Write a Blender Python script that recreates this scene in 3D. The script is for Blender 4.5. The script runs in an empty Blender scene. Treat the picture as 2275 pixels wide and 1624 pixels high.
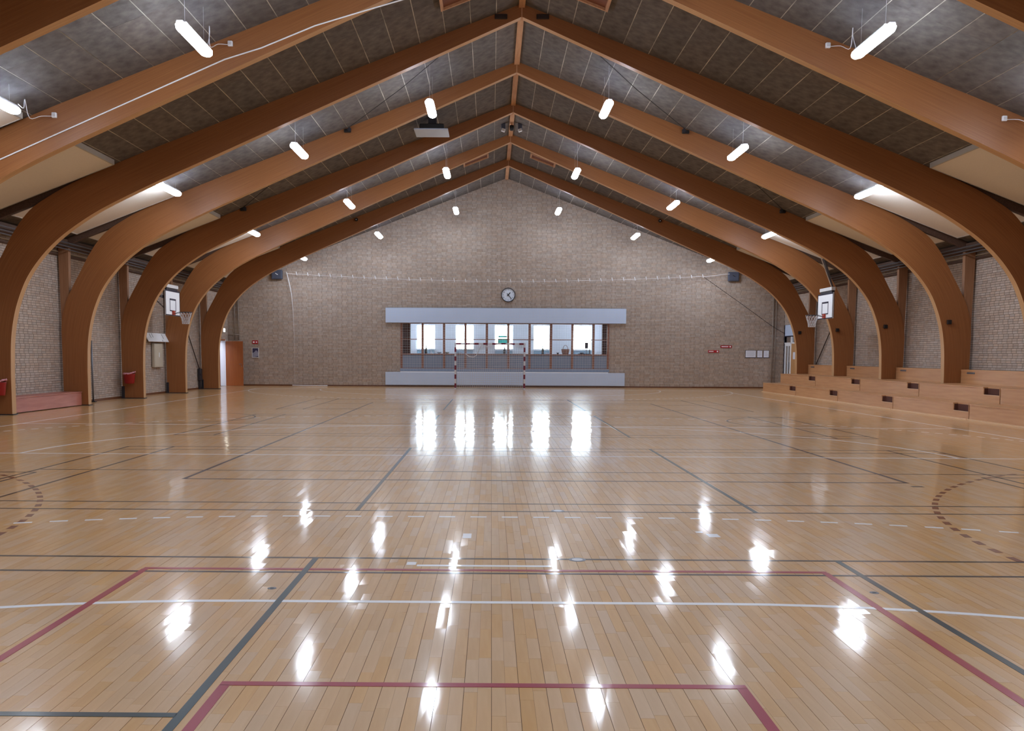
import bpy, math, random
import numpy as np
from mathutils import Matrix, Vector

random.seed(7)
rng = np.random.default_rng(11)
SC = bpy.context.scene
COL = SC.collection

# ------------------------------------------------------------------ camera
# measured from the photograph's floor markings (2275 x 1624 frame)
IMG_W, IMG_H = 2275.0, 1624.0
FPX, PPX, PPY = 1992.406, 1078.123, 951.346
PITCH, YAW, ROLL, EYE = 0.0820, -0.0062, 0.00512, 1.568
_r0 = Vector((math.cos(YAW), -math.sin(YAW), 0)); _f0 = Vector((math.sin(YAW), math.cos(YAW), 0)); _z = Vector((0, 0, 1))
FWD = math.cos(PITCH) * _f0 - math.sin(PITCH) * _z
_u0 = math.sin(PITCH) * _f0 + math.cos(PITCH) * _z
RGT = math.cos(ROLL) * _r0 + math.sin(ROLL) * _u0
UPV = math.cos(ROLL) * _u0 - math.sin(ROLL) * _r0
cam_d = bpy.data.cameras.new('camera')
cam = bpy.data.objects.new('camera', cam_d); COL.objects.link(cam)
M = Matrix.Identity(4)
for i in range(3):
    M[i][0], M[i][1], M[i][2] = RGT[i], UPV[i], -FWD[i]
M[2][3] = EYE
cam.matrix_world = M
cam_d.sensor_fit = 'HORIZONTAL'; cam_d.sensor_width = 36.0
cam_d.lens = FPX / IMG_W * 36.0
cam_d.shift_x = (IMG_W / 2 - PPX) / IMG_W
cam_d.shift_y = (PPY - IMG_H / 2) / IMG_W
cam_d.clip_end = 300
SC.camera = cam


def px(p):
    """pixel of a world point, used only to find out which pieces are in view"""
    d = Vector(p) - Vector((0, 0, EYE)); w = d.dot(FWD)
    if w < 0.1: return None
    return PPX + FPX * d.dot(RGT) / w, PPY - FPX * d.dot(UPV) / w, w


def inview(p, m=0):
    q = px(p)
    return q is not None and -m < q[0] < IMG_W + m and -m < q[1] < IMG_H + m


# ------------------------------------------------------------------ world and exposure
W = bpy.data.worlds.new('overcast_sky'); SC.world = W; W.use_nodes = True
bg = W.node_tree.nodes['Background']
bg.inputs[0].default_value = (0.80, 0.92, 1.0, 1); bg.inputs[1].default_value = 13.0
SC.view_settings.view_transform = 'Standard'; SC.view_settings.look = 'None'
SC.view_settings.exposure = 1.22; SC.view_settings.gamma = 1.0
SC.view_settings.use_curve_mapping = False
LAMP_STRENGTH = 32.0
SC.cycles.sample_clamp_indirect = 6.0
SC.cycles.max_bounces = 6; SC.cycles.diffuse_bounces = 4; SC.cycles.glossy_bounces = 3; SC.cycles.transparent_max_bounces = 6
SC.cycles.caustics_reflective = False; SC.cycles.caustics_refractive = False

# ------------------------------------------------------------------ hall dimensions (metres)
XC = 0.689                     # ridge line
HALF = 13.45                   # ridge to side wall
XL, XR = XC - HALF, XC + HALF
YW = 43.59                     # face of the far gable wall
YN = -5.5                      # wall behind the photographer
ARCH0, BAY = 39.3472, 4.248    # arch nearest the gable wall, spacing
ARCHES = [ARCH0 - i * BAY for i in range(11)]
RIDGE, SLOPE = 9.95, 0.383
def zc(dx): return RIDGE - SLOPE * abs(dx)


# ------------------------------------------------------------------ materials
def lin(c):
    return tuple(((v / 255) / 12.92 if v / 255 <= 0.04045 else ((v / 255 + 0.055) / 1.055) ** 2.4) for v in c)

def node(nt, typ, **kw):
    n = nt.nodes.new(typ)
    for k, v in kw.items():
        if k.startswith('i_'):
            n.inputs[int(k[2:])].default_value = v
        else:
            setattr(n, k, v)
    return n

def mat(name, rgb, rough=0.6, noise=0.0, scale=6.0, metal=0.0, rand=0.0, bump=0.0, bscale=40.0, spec=0.5, stretch=None, satv=0.2, coat=0.0, rgb2=None, emit=0.0, coords='Object', transmission=0.0, detail=4.0):
    """procedural principled material: noise mixes rgb and rgb2; rand varies each separate piece"""
    m = bpy.data.materials.new(name); m.use_nodes = True
    nt = m.node_tree; L = nt.links; b = nt.nodes['Principled BSDF']
    c1 = lin(rgb); c2 = lin(rgb2) if rgb2 else tuple(v * (1 - noise) for v in c1)
    b.inputs['Roughness'].default_value = rough; b.inputs['Metallic'].default_value = metal
    b.inputs['Specular IOR Level'].default_value = spec
    b.inputs['Coat Weight'].default_value = coat; b.inputs['Coat Roughness'].default_value = 0.08
    b.inputs['Transmission Weight'].default_value = transmission
    tc = node(nt, 'ShaderNodeTexCoord'); mp = node(nt, 'ShaderNodeMapping')
    L.new(tc.outputs[coords], mp.inputs[0])
    if stretch: mp.inputs['Scale'].default_value = stretch
    n = node(nt, 'ShaderNodeTexNoise'); n.inputs['Scale'].default_value = scale; n.inputs['Detail'].default_value = detail
    L.new(mp.outputs[0], n.inputs['Vector'])
    rp = node(nt, 'ShaderNodeValToRGB'); rp.color_ramp.elements[0].position = 0.3; rp.color_ramp.elements[1].position = 0.7
    rp.color_ramp.elements[0].color = (*c2, 1); rp.color_ramp.elements[1].color = (*c1, 1)
    L.new(n.outputs['Fac'], rp.inputs[0])
    out = rp.outputs[0]
    if rand > 0:
        gi = node(nt, 'ShaderNodeNewGeometry'); oi = node(nt, 'ShaderNodeObjectInfo')
        ad = node(nt, 'ShaderNodeMath', operation='ADD'); fr = node(nt, 'ShaderNodeMath', operation='FRACT')
        L.new(gi.outputs['Random Per Island'], ad.inputs[0]); L.new(oi.outputs['Random'], ad.inputs[1]); L.new(ad.outputs[0], fr.inputs[0])
        mr = node(nt, 'ShaderNodeMapRange'); mr.inputs[3].default_value = 1 - rand; mr.inputs[4].default_value = 1 + rand * 0.6
        L.new(fr.outputs[0], mr.inputs[0])
        hs = node(nt, 'ShaderNodeHueSaturation'); L.new(out, hs.inputs['Color']); L.new(mr.outputs[0], hs.inputs['Value'])
        m2 = node(nt, 'ShaderNodeMath', operation='MULTIPLY'); m2.inputs[1].default_value = 7.31
        f2 = node(nt, 'ShaderNodeMath', operation='FRACT'); L.new(fr.outputs[0], m2.inputs[0]); L.new(m2.outputs[0], f2.inputs[0])
        m3 = node(nt, 'ShaderNodeMapRange'); m3.inputs[3].default_value = 1 - satv; m3.inputs[4].default_value = 1 + satv
        L.new(f2.outputs[0], m3.inputs[0]); L.new(m3.outputs[0], hs.inputs['Saturation'])
        out = hs.outputs[0]
    L.new(out, b.inputs['Base Color'])
    if bump > 0:
        n2 = node(nt, 'ShaderNodeTexNoise'); n2.inputs['Scale'].default_value = bscale; n2.inputs['Detail'].default_value = 3
        L.new(mp.outputs[0], n2.inputs['Vector'])
        bp = node(nt, 'ShaderNodeBump'); bp.inputs['Strength'].default_value = bump; bp.inputs['Distance'].default_value = 0.01
        L.new(n2.outputs['Fac'], bp.inputs['Height']); L.new(bp.outputs[0], b.inputs['Normal'])
    if emit > 0:
        b.inputs['Emission Color'].default_value = (*c1, 1); b.inputs['Emission Strength'].default_value = emit
    return m

MT = {}
MT['brick'] = mat('pale_brick', (184, 167, 154), 0.85, rand=0.13, scale=9, rgb2=(170, 152, 139), bump=0.25, bscale=60)
MT['brick_side'] = MT['brick']
MT['mortar'] = mat('mortar', (120, 107, 97), 0.95, noise=0.15, scale=20)
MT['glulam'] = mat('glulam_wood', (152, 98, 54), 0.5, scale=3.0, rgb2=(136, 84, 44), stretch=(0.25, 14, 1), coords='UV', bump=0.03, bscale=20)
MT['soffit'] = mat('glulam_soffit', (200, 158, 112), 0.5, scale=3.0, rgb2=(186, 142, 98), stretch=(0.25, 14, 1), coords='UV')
MT['post_wood'] = mat('post_wood', (158, 116, 84), 0.55, scale=3.0, rgb2=(140, 98, 68), stretch=(8, 8, 0.6))
MT['ridge_wood'] = mat('ridge_wood', (196, 150, 112), 0.55, scale=3.0, rgb2=(176, 128, 92), stretch=(8, 0.6, 8))
MT['dark_wood'] = mat('dark_eave_wood', (96, 70, 54), 0.7, scale=4.0, rgb2=(78, 54, 42), stretch=(6, 0.8, 6))
MT['woodwool'] = mat('woodwool_board', (112, 104, 98), 0.95, rand=0.14, scale=5.0, rgb2=(80, 73, 69), bump=0.6, bscale=90, coords='Object', detail=8)
MT['joint'] = mat('ceiling_joint', (216, 206, 190), 0.9, noise=0.72, scale=1.3)
MT['stave'] = mat('floor_stave', (216, 172, 120), 0.30, rand=0.055, satv=0.12, scale=3.0, rgb2=(206, 160, 107), stretch=(9, 0.7, 1))
MT['joint_dark'] = mat('floor_joint', (92, 62, 38), 0.8, noise=0.2)
MT['white_paint'] = mat('white_panel_paint', (192, 208, 234), 0.55, noise=0.03, scale=2)
MT['acoustic'] = mat('acoustic_panel', (226, 218, 206), 0.9, noise=0.05, scale=30, bump=0.1, bscale=200)
MT['acoustic_edge'] = mat('acoustic_edge', (180, 176, 170), 0.8, noise=0.05)
MT['line_white'] = mat('line_white', (252, 252, 255), 0.3, noise=0.05, scale=3)
MT['line_red'] = mat('line_red', (166, 26, 58), 0.3, noise=0.12, scale=3)
MT['line_green'] = mat('line_green', (26, 58, 64), 0.3, noise=0.12, scale=3)
MT['line_black'] = mat('line_black', (40, 28, 22), 0.3, noise=0.2, scale=3)
MT['line_purple'] = mat('line_purple', (48, 32, 46), 0.3, noise=0.15, scale=3)
MT['line_brown'] = mat('line_brown', (128, 70, 38), 0.3, noise=0.15, scale=3)
MT['ply'] = mat('birch_plywood', (204, 154, 108), 0.38, scale=2.2, rgb2=(188, 136, 92), stretch=(1, 0.4, 6), bump=0.02)
MT['notch_shade'] = mat('hollow_shade', (92, 48, 34), 0.8, noise=0.2)  # dark colour stands in for shade inside the bleacher notches
MT['ply_edge'] = mat('plywood_edge', (226, 190, 150), 0.45, noise=0.1, stretch=(1, 1, 30))
MT['pink_ply'] = mat('reddish_plywood', (184, 118, 102), 0.4, scale=2.5, rgb2=(164, 96, 84), stretch=(1, 0.5, 4))
MT['grey_metal'] = mat('grey_steel', (120, 122, 128), 0.4, noise=0.1, metal=0.6)
MT['dark_metal'] = mat('dark_steel', (58, 56, 62), 0.45, noise=0.1, metal=0.4)
MT['navy'] = mat('navy_paint', (34, 34, 56), 0.45, noise=0.1)
MT['slate'] = mat('slate_box', (70, 76, 94), 0.55, noise=0.12, scale=8)
MT['black'] = mat('black_plastic', (22, 20, 22), 0.45, noise=0.1)
MT['brown_black'] = mat('dark_brown_plastic', (44, 26, 20), 0.5, noise=0.1)
MT['white'] = mat('white_plastic', (240, 242, 246), 0.4, noise=0.03)
MT['offwhite'] = mat('offwhite_plastic', (206, 204, 204), 0.45, noise=0.05)
MT['red'] = mat('red_plastic', (150, 18, 20), 0.4, noise=0.1)
MT['redsign'] = mat('red_sign', (170, 22, 38), 0.45, noise=0.05)
MT['pinkbag'] = mat('pink_plastic_bag', (226, 160, 176), 0.3, noise=0.15, scale=14, bump=0.5, bscale=30)
MT['rope'] = mat('white_rope', (226, 226, 230), 0.8, noise=0.1, scale=30)
MT['cable'] = mat('black_cable', (34, 30, 30), 0.7, noise=0.1)
MT['net'] = mat('net_cord', (206, 204, 206), 0.8, noise=0.1)
MT['door'] = mat('door_veneer', (160, 92, 46), 0.4, scale=2.0, rgb2=(144, 78, 36), stretch=(10, 10, 0.5))
MT['door_pale'] = mat('door_veneer_pale', (196, 150, 100), 0.4, scale=2.0, rgb2=(180, 132, 84), stretch=(10, 10, 0.5))
MT['frame_wood'] = mat('window_frame_wood', (150, 106, 88), 0.5, scale=3.0, rgb2=(128, 84, 68), stretch=(6, 6, 1))
MT['counter'] = mat('grey_blue_laminate', (128, 140, 162), 0.5, noise=0.06)
MT['radiator'] = mat('radiator_enamel', (150, 176, 196), 0.4, noise=0.03)
MT['room_white'] = mat('painted_wall', (238, 238, 244), 0.8, noise=0.03)
MT['darkbrick'] = mat('dark_brown_brick', (92, 52, 46), 0.85, noise=0.3, scale=12)
MT['skirt'] = mat('skirting_wood', (110, 66, 38), 0.5, noise=0.25, scale=4)
MT['beige'] = mat('beige_enamel', (190, 180, 162), 0.45, noise=0.05)
MT['pipe_paint'] = mat('painted_pipe', (142, 127, 115), 0.5, noise=0.1)
MT['wicker'] = mat('wicker', (176, 120, 96), 0.8, noise=0.4, scale=60, bump=0.6, bscale=80)
MT['teal'] = mat('teal_notice', (60, 190, 176), 0.6, noise=0.05)
MT['poster_dark'] = mat('poster_dark_print', (52, 48, 84), 0.5, noise=0.3, scale=9)
MT['poster_grey'] = mat('poster_grey_print', (150, 152, 172), 0.5, noise=0.2, scale=14)
MT['paper'] = mat('paper', (222, 226, 238), 0.7, noise=0.04, scale=20)
MT['orange'] = mat('rim_orange', (176, 62, 40), 0.4, noise=0.1)
MT['clockface'] = mat('clock_face', (214, 224, 240), 0.35, noise=0.02)
MT['goal_net'] = mat('goal_net_cord', (196, 194, 200), 0.8, noise=0.1)
MT['screed'] = mat('concrete', (140, 136, 130), 0.9, noise=0.2)
MT['exit_glow'] = mat('exit_sign_light', (255, 250, 226), 0.5, emit=4.0)
MT['lamp_glow'] = mat('lamp_diffuser', (226, 238, 255), 0.5, emit=LAMP_STRENGTH)
MT['vent'] = mat('hatch_panel', (120, 66, 40), 0.6, noise=0.2, scale=5)

# lacquered floor: coat and long soft waves on the staves
def lacquer(m, rough, coat_rough, wave=0.0):
    nt = m.node_tree; b = nt.nodes['Principled BSDF']; L = nt.links
    b.inputs['Roughness'].default_value = rough
    b.inputs['Coat Weight'].default_value = 0.72; b.inputs['Coat Roughness'].default_value = coat_rough
    b.inputs['Coat IOR'].default_value = 1.5
    geo = node(nt, 'ShaderNodeNewGeometry'); mp = node(nt, 'ShaderNodeMapping'); mp.inputs['Scale'].default_value = (7, 0.35, 1)
    n = node(nt, 'ShaderNodeTexNoise'); n.inputs['Scale'].default_value = 1.3; n.inputs['Detail'].default_value = 2
    L.new(geo.outputs['Position'], mp.inputs[0]); L.new(mp.outputs[0], n.inputs['Vector'])
    bp = node(nt, 'ShaderNodeBump'); bp.inputs['Strength'].default_value = wave; bp.inputs['Distance'].default_value = 0.004
    L.new(n.outputs['Fac'], bp.inputs['Height'])
    L.new(bp.outputs[0], b.inputs['Normal']); L.new(bp.outputs[0], b.inputs['Coat Normal'])
for k in ('stave', 'line_white', 'line_red', 'line_green', 'line_black', 'line_purple', 'line_brown'):
    lacquer(MT[k], 0.36, 0.085, 0.12)

# red and white / blue bands painted on the goal frame
def stripes(name, axis, offset):
    m = mat(name, (226, 222, 226), 0.4, noise=0.03)
    nt = m.node_tree; L = nt.links; b = nt.nodes['Principled BSDF']
    tc = node(nt, 'ShaderNodeTexCoord'); sp = node(nt, 'ShaderNodeSeparateXYZ'); L.new(tc.outputs['Object'], sp.inputs[0])
    a = node(nt, 'ShaderNodeMath', operation='ADD'); a.inputs[1].default_value = offset
    L.new(sp.outputs[axis], a.inputs[0])
    d = node(nt, 'ShaderNodeMath', operation='MULTIPLY'); d.inputs[1].default_value = 1 / 0.4
    f = node(nt, 'ShaderNodeMath', operation='FRACT'); g = node(nt, 'ShaderNodeMath', operation='GREATER_THAN'); g.inputs[1].default_value = 0.5
    L.new(a.outputs[0], d.inputs[0]); L.new(d.outputs[0], f.inputs[0]); L.new(f.outputs[0], g.inputs[0])
    mx = node(nt, 'ShaderNodeMix', data_type='RGBA'); mx.inputs[6].default_value = (*lin((204, 202, 208)), 1); mx.inputs[7].default_value = (*lin((112, 24, 48)), 1)
    L.new(g.outputs[0], mx.inputs[0]); L.new(mx.outputs[2], b.inputs['Base Color'])
    return m
MT['goal_post'] = stripes('goal_bands_upright', 'Z', 0.12)
MT['goal_bar'] = stripes('goal_bands_crossbar', 'X', 0.1)

def glass(name, tint=(1, 1, 1), alpha=0.12):
    m = bpy.data.materials.new(name); m.use_nodes = True; nt = m.node_tree
    for n in list(nt.nodes): nt.nodes.remove(n)
    o = node(nt, 'ShaderNodeOutputMaterial'); t = node(nt, 'ShaderNodeBsdfTransparent'); g = node(nt, 'ShaderNodeBsdfGlossy')
    t.inputs[0].default_value = (*tint, 1); g.inputs['Roughness'].default_value = 0.03
    lw = node(nt, 'ShaderNodeFresnel'); lw.inputs[0].default_value = 1.45
    x = node(nt, 'ShaderNodeMixShader')
    nt.links.new(lw.outputs[0], x.inputs[0]); nt.links.new(t.outputs[0], x.inputs[1]); nt.links.new(g.outputs[0], x.inputs[2]); nt.links.new(x.outputs[0], o.inputs[0])
    return m
MT['glass'] = glass('window_glass', (0.95, 0.97, 0.98))


# ------------------------------------------------------------------ mesh helpers
ORIGIN = {}                      # root location of every object, so parts are modelled in world coordinates

def tag(o, label=None, cat=None, group=None, kind=None):
    if label: o['label'] = label
    if cat: o['category'] = cat
    if group: o['group'] = group
    if kind: o['kind'] = kind
    return o

def thing(name, loc, label=None, cat=None, group=None, kind=None):
    o = bpy.data.objects.new(name, None); COL.objects.link(o)
    o.location = loc; o.empty_display_size = 0.2
    ORIGIN[o] = Vector(loc)
    return tag(o, label, cat, group, kind)

class MB:
    def __init__(self):
        self.v = []; self.f = []; self.uv = None
    def quad(self, *p):
        n = len(self.v); self.v += [tuple(q) for q in p]; self.f.append(tuple(range(n, n + len(p)))); return self
    def box(self, x0, x1, y0, y1, z0, z1):
        n = len(self.v)
        self.v += [(x0, y0, z0), (x1, y0, z0), (x1, y1, z0), (x0, y1, z0), (x0, y0, z1), (x1, y0, z1), (x1, y1, z1), (x0, y1, z1)]
        self.f += [tuple(n + i for i in q) for q in ((0, 3, 2, 1), (4, 5, 6, 7), (0, 1, 5, 4), (1, 2, 6, 5), (2, 3, 7, 6), (3, 0, 4, 7))]
        return self
    def bbox(self, x0, x1, y0, y1, z0, z1, b=0.01):
        """box with chamfered long edges on every side (bevelled)"""
        n = len(self.v); pts = []
        for (x, sx) in ((x0, 1), (x1, -1)):
            for (y, sy) in ((y0, 1), (y1, -1)):
                for (z, sz) in ((z0, 1), (z1, -1)):
                    pts.append(((x + sx * b, y + sy * b, z), (x + sx * b, y, z + sz * b), (x, y + sy * b, z + sz * b)))
        for t in pts: self.v += list(t)
        def ix(a, c, d, k): return n + ((a * 2 + c) * 2 + d) * 3 + k
        self.f += [(ix(0, 0, 0, 0), ix(0, 1, 0, 0), ix(1, 1, 0, 0), ix(1, 0, 0, 0)), (ix(0, 0, 1, 0), ix(1, 0, 1, 0), ix(1, 1, 1, 0), ix(0, 1, 1, 0)),
                   (ix(0, 0, 0, 1), ix(1, 0, 0, 1), ix(1, 0, 1, 1), ix(0, 0, 1, 1)), (ix(0, 1, 0, 1), ix(0, 1, 1, 1), ix(1, 1, 1, 1), ix(1, 1, 0, 1)),
                   (ix(0, 0, 0, 2), ix(0, 0, 1, 2), ix(0, 1, 1, 2), ix(0, 1, 0, 2)), (ix(1, 0, 0, 2), ix(1, 1, 0, 2), ix(1, 1, 1, 2), ix(1, 0, 1, 2))]
        for c in (0, 1):
            for d in (0, 1):
                self.f.append((ix(0, c, d, 0), ix(1, c, d, 0), ix(1, c, d, 1), ix(0, c, d, 1)))
                self.f.append((ix(c, 0, d, 0), ix(c, 1, d, 0), ix(c, 1, d, 2), ix(c, 0, d, 2)))
                self.f.append((ix(c, d, 0, 1), ix(c, d, 1, 1), ix(c, d, 1, 2), ix(c, d, 0, 2)))
        for a in (0, 1):
            for c in (0, 1):
                for d in (0, 1):
                    self.f.append((ix(a, c, d, 0), ix(a, c, d, 1), ix(a, c, d, 2)))
        return self
    def prism(self, poly, axis, a0, a1):
        """polygon extruded along axis; poly is in the two other axes, in xyz order"""
        def P(p, a):
            return {'x': (a, p[0], p[1]), 'y': (p[0], a, p[1]), 'z': (p[0], p[1], a)}[axis]
        n = len(self.v); k = len(poly)
        self.v += [P(p, a0) for p in poly] + [P(p, a1) for p in poly]
        self.f.append(tuple(range(n, n + k))); self.f.append(tuple(range(n + 2 * k - 1, n + k - 1, -1)))
        for i in range(k):
            j = (i + 1) % k; self.f.append((n + i, n + k + i, n + k + j, n + j))
        return self
    def tube(self, pts, r, seg=8, cap=True, closed=False):
        pts = [Vector(p) for p in pts]; n0 = len(self.v); N = len(pts)
        up = Vector((0, 0, 1))
        for i, p in enumerate(pts):
            a = pts[(i - 1) % N] if (i > 0 or closed) else p
            c = pts[(i + 1) % N] if (i < N - 1 or closed) else p
            t = (c - a).normalized()
            s = t.cross(up)
            if s.length < 1e-4: s = t.cross(Vector((1, 0, 0)))
            s.normalize(); u = s.cross(t)
            rr = r[i] if isinstance(r, (list, tuple)) else r
            for k in range(seg):
                an = 2 * math.pi * k / seg
                self.v.append(tuple(p + rr * (math.cos(an) * s + math.sin(an) * u)))
        for i in range(N if closed else N - 1):
            for k in range(seg):
                a, b2 = n0 + i * seg + k, n0 + i * seg + (k + 1) % seg
                j = (i + 1) % N
                self.f.append((a, b2, n0 + j * seg + (k + 1) % seg, n0 + j * seg + k))
        if cap and not closed:
            self.f.append(tuple(n0 + k for k in range(seg - 1, -1, -1)))
            self.f.append(tuple(n0 + (N - 1) * seg + k for k in range(seg)))
        return self
    def lathe(self, prof, c, axis='z', seg=24, sx=1.0, sy=1.0):
        """profile of (radius, height) turned around an axis through c"""
        n0 = len(self.v)
        for (r, h) in prof:
            for k in range(seg):
                an = 2 * math.pi * k / seg; a, b2 = r * math.cos(an) * sx, r * math.sin(an) * sy
                d = {'z': (a, b2, h), 'y': (a, h, b2), 'x': (h, a, b2)}[axis]
                self.v.append((c[0] + d[0], c[1] + d[1], c[2] + d[2]))
        for i in range(len(prof) - 1):
            for k in range(seg):
                self.f.append((n0 + i * seg + k, n0 + i * seg + (k + 1) % seg, n0 + (i + 1) * seg + (k + 1) % seg, n0 + (i + 1) * seg + k))
        self.f.append(tuple(n0 + k for k in range(seg))); self.f.append(tuple(n0 + (len(prof) - 1) * seg + k for k in range(seg)))
        return self
    def xform(self, m, start=0):
        for i in range(start, len(self.v)): self.v[i] = tuple(m @ Vector(self.v[i]))
        return self
    def build(self, name, material, parent=None, smooth=False):
        o0 = ORIGIN.get(parent, Vector((0, 0, 0)))
        me = bpy.data.meshes.new(name)
        me.from_pydata([(v[0] - o0.x, v[1] - o0.y, v[2] - o0.z) for v in self.v], [], self.f)
        import bmesh
        bm = bmesh.new(); bm.from_mesh(me); bmesh.ops.recalc_face_normals(bm, faces=bm.faces[:]); bm.to_mesh(me); bm.free()
        me.materials.append(MT[material] if isinstance(material, str) else material)
        if smooth: me.polygons.foreach_set('use_smooth', [True] * len(me.polygons))
        o = bpy.data.objects.new(name, me); COL.objects.link(o)
        if parent is not None:
            o.parent = parent; ORIGIN[o] = o0
        else:
            ORIGIN[o] = Vector((0, 0, 0))
        return o

def single(name, mb, material, label, cat, group=None, kind=None, smooth=False):
    """a thing that is one mesh, its origin at its base centre"""
    xs, ys, zs = zip(*mb.v)
    c = Vector(((min(xs) + max(xs)) / 2, (min(ys) + max(ys)) / 2, min(zs)))
    mb.v = [(v[0] - c.x, v[1] - c.y, v[2] - c.z) for v in mb.v]
    o = mb.build(name, material, None, smooth); o.location = c; ORIGIN[o] = c
    return tag(o, label, cat, group, kind)

def copy_tree(o, loc, parent=None):
    c = o.copy(); COL.objects.link(c)
    if parent is not None: c.parent = parent
    else: c.location = loc
    ORIGIN[c] = Vector(loc)
    for ch in list(o.children): copy_tree(ch, loc, c)
    return c

def structure(name, mb, material):
    return tag(mb.build(name, material), kind='structure')

FACES = {'z': ((4, 5, 6, 7), (0, 1, 5, 4), (1, 2, 6, 5), (2, 3, 7, 6), (3, 0, 4, 7))}

def many_boxes(name, lo, hi, normal, material, parent, jit=0.0, tilt=0.0):
    """thousands of separate boxes in one mesh, without the hidden back face"""
    N = len(lo); lo = np.asarray(lo, float); hi = np.asarray(hi, float)
    X = np.stack([lo[:, 0], hi[:, 0]], 1); Y = np.stack([lo[:, 1], hi[:, 1]], 1); Z = np.stack([lo[:, 2], hi[:, 2]], 1)
    order = [(0, 0, 0), (1, 0, 0), (1, 1, 0), (0, 1, 0), (0, 0, 1), (1, 0, 1), (1, 1, 1), (0, 1, 1)]
    V = np.stack([np.stack([X[:, a], Y[:, b], Z[:, c]], 1) for a, b, c in order], 1)
    allf = {'-z': (0, 3, 2, 1), '+z': (4, 5, 6, 7), '-y': (0, 1, 5, 4), '+x': (1, 2, 6, 5), '+y': (2, 3, 7, 6), '-x': (3, 0, 4, 7)}
    opp = {'+z': '-z', '-z': '+z', '+x': '-x', '-x': '+x', '+y': '-y', '-y': '+y'}
    if jit:
        ax = 'xyz'.index(normal[1]); idx = list(allf[normal])
        V[:, idx, ax] += rng.uniform(-jit, jit, (N, 4))
        if tilt:                                            # cupped across the width
            t = rng.normal(0, tilt, N)
            side = np.where(V[:, idx, 0] < (V[:, idx, 0].mean(1))[:, None], 1, -1)
            V[:, idx, ax] += side * t[:, None]
    fs = np.array([f for k, f in allf.items() if k != opp[normal]])
    F = (np.arange(N)[:, None, None] * 8 + fs[None]).reshape(-1, 4)
    me = bpy.data.meshes.new(name)
    me.vertices.add(N * 8); me.vertices.foreach_set('co', V.reshape(-1).astype(np.float32))
    me.loops.add(F.size); me.loops.foreach_set('vertex_index', F.reshape(-1).astype(np.int32))
    me.polygons.add(len(F)); me.polygons.foreach_set('loop_start', np.arange(0, F.size, 4, dtype=np.int32))
    me.polygons.foreach_set('use_smooth', np.zeros(len(F), dtype=bool)); me.update(calc_edges=True); me.validate()
    me.materials.append(MT[material])
    o = bpy.data.objects.new(name, me); COL.objects.link(o); o.parent = parent
    return o

PIECE = {}
def piece(name, lo, hi, material, parent, jit=0.0, normal='+z'):
    """one separate brick / stave / board, sharing mesh data with pieces of the same size"""
    d = tuple(round(b - a, 3) for a, b in zip(lo, hi)); key = (name, d, material, random.randrange(4) if jit else 0)
    if key not in PIECE:
        mb = MB(); mb.box(0, d[0], 0, d[1], 0, d[2])
        if jit:
            ax = 'xyz'.index(normal[1]); top = d[ax] if normal[0] == '+' else 0
            mb.v = [tuple(c + (random.uniform(-jit, jit) if (i == ax and abs(v[ax] - top) < 1e-6) else 0) for i, c in enumerate(v)) for v in mb.v]
        me = bpy.data.meshes.new(name); me.from_pydata(mb.v, [], mb.f); me.materials.append(MT[material]); PIECE[key] = me
    o = bpy.data.objects.new(name, PIECE[key]); COL.objects.link(o); o.parent = parent; o.location = lo
    return o


# ================================================================== FLOOR
FX0, FX1, FY0, FY1 = XL, XR, -1.0, YW
floor = structure('floor', MB().box(XL - 0.3, XR + 0.3, YN - 0.3, YW + 0.3, -0.25, -0.003), 'joint_dark')
lo, hi = [], []
nstrip = int((FX1 - FX0) / 0.0645)
for s in range(nstrip):
    x = FX0 + s * 0.0645
    gl, gr = (0.0011, 0.0003) if s % 2 == 0 else (0.0003, 0.0011)
    y = FY0 + random.uniform(-0.4, 0)
    while y < FY1:
        ln = random.uniform(0.30, 0.52)
        a, b2 = max(y, FY0), min(y + ln, FY1)
        if b2 - a > 0.02:
            lo.append((x + gl, a + 0.0005, -0.003)); hi.append((x + 0.0645 - gr, b2 - 0.0005, 0.0))
        y += ln
lo = np.array(lo); hi = np.array(hi)
cen = (lo + hi) / 2
near = [i for i in np.argsort(cen[:, 1])[:9000] if 2.5 < cen[i, 1] and inview((cen[i, 0], cen[i, 1], 0), 20)][:300]
keep = np.ones(len(lo), bool); keep[near] = False
tag(many_boxes('floor_staves', lo[keep], hi[keep], '+z', 'stave', floor, jit=0.00005, tilt=0.00022), 'short beech staves of the lacquered sports floor', kind='stuff')
for i in near:
    piece('floor_stave', tuple(lo[i]), tuple(hi[i]), 'stave', floor, jit=0.0002)
# floor behind the photographer
tag(MB().box(XL, XR, YN, FY0, -0.003, 0.0).build('floor_staves', 'stave', floor), kind='stuff')

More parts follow.
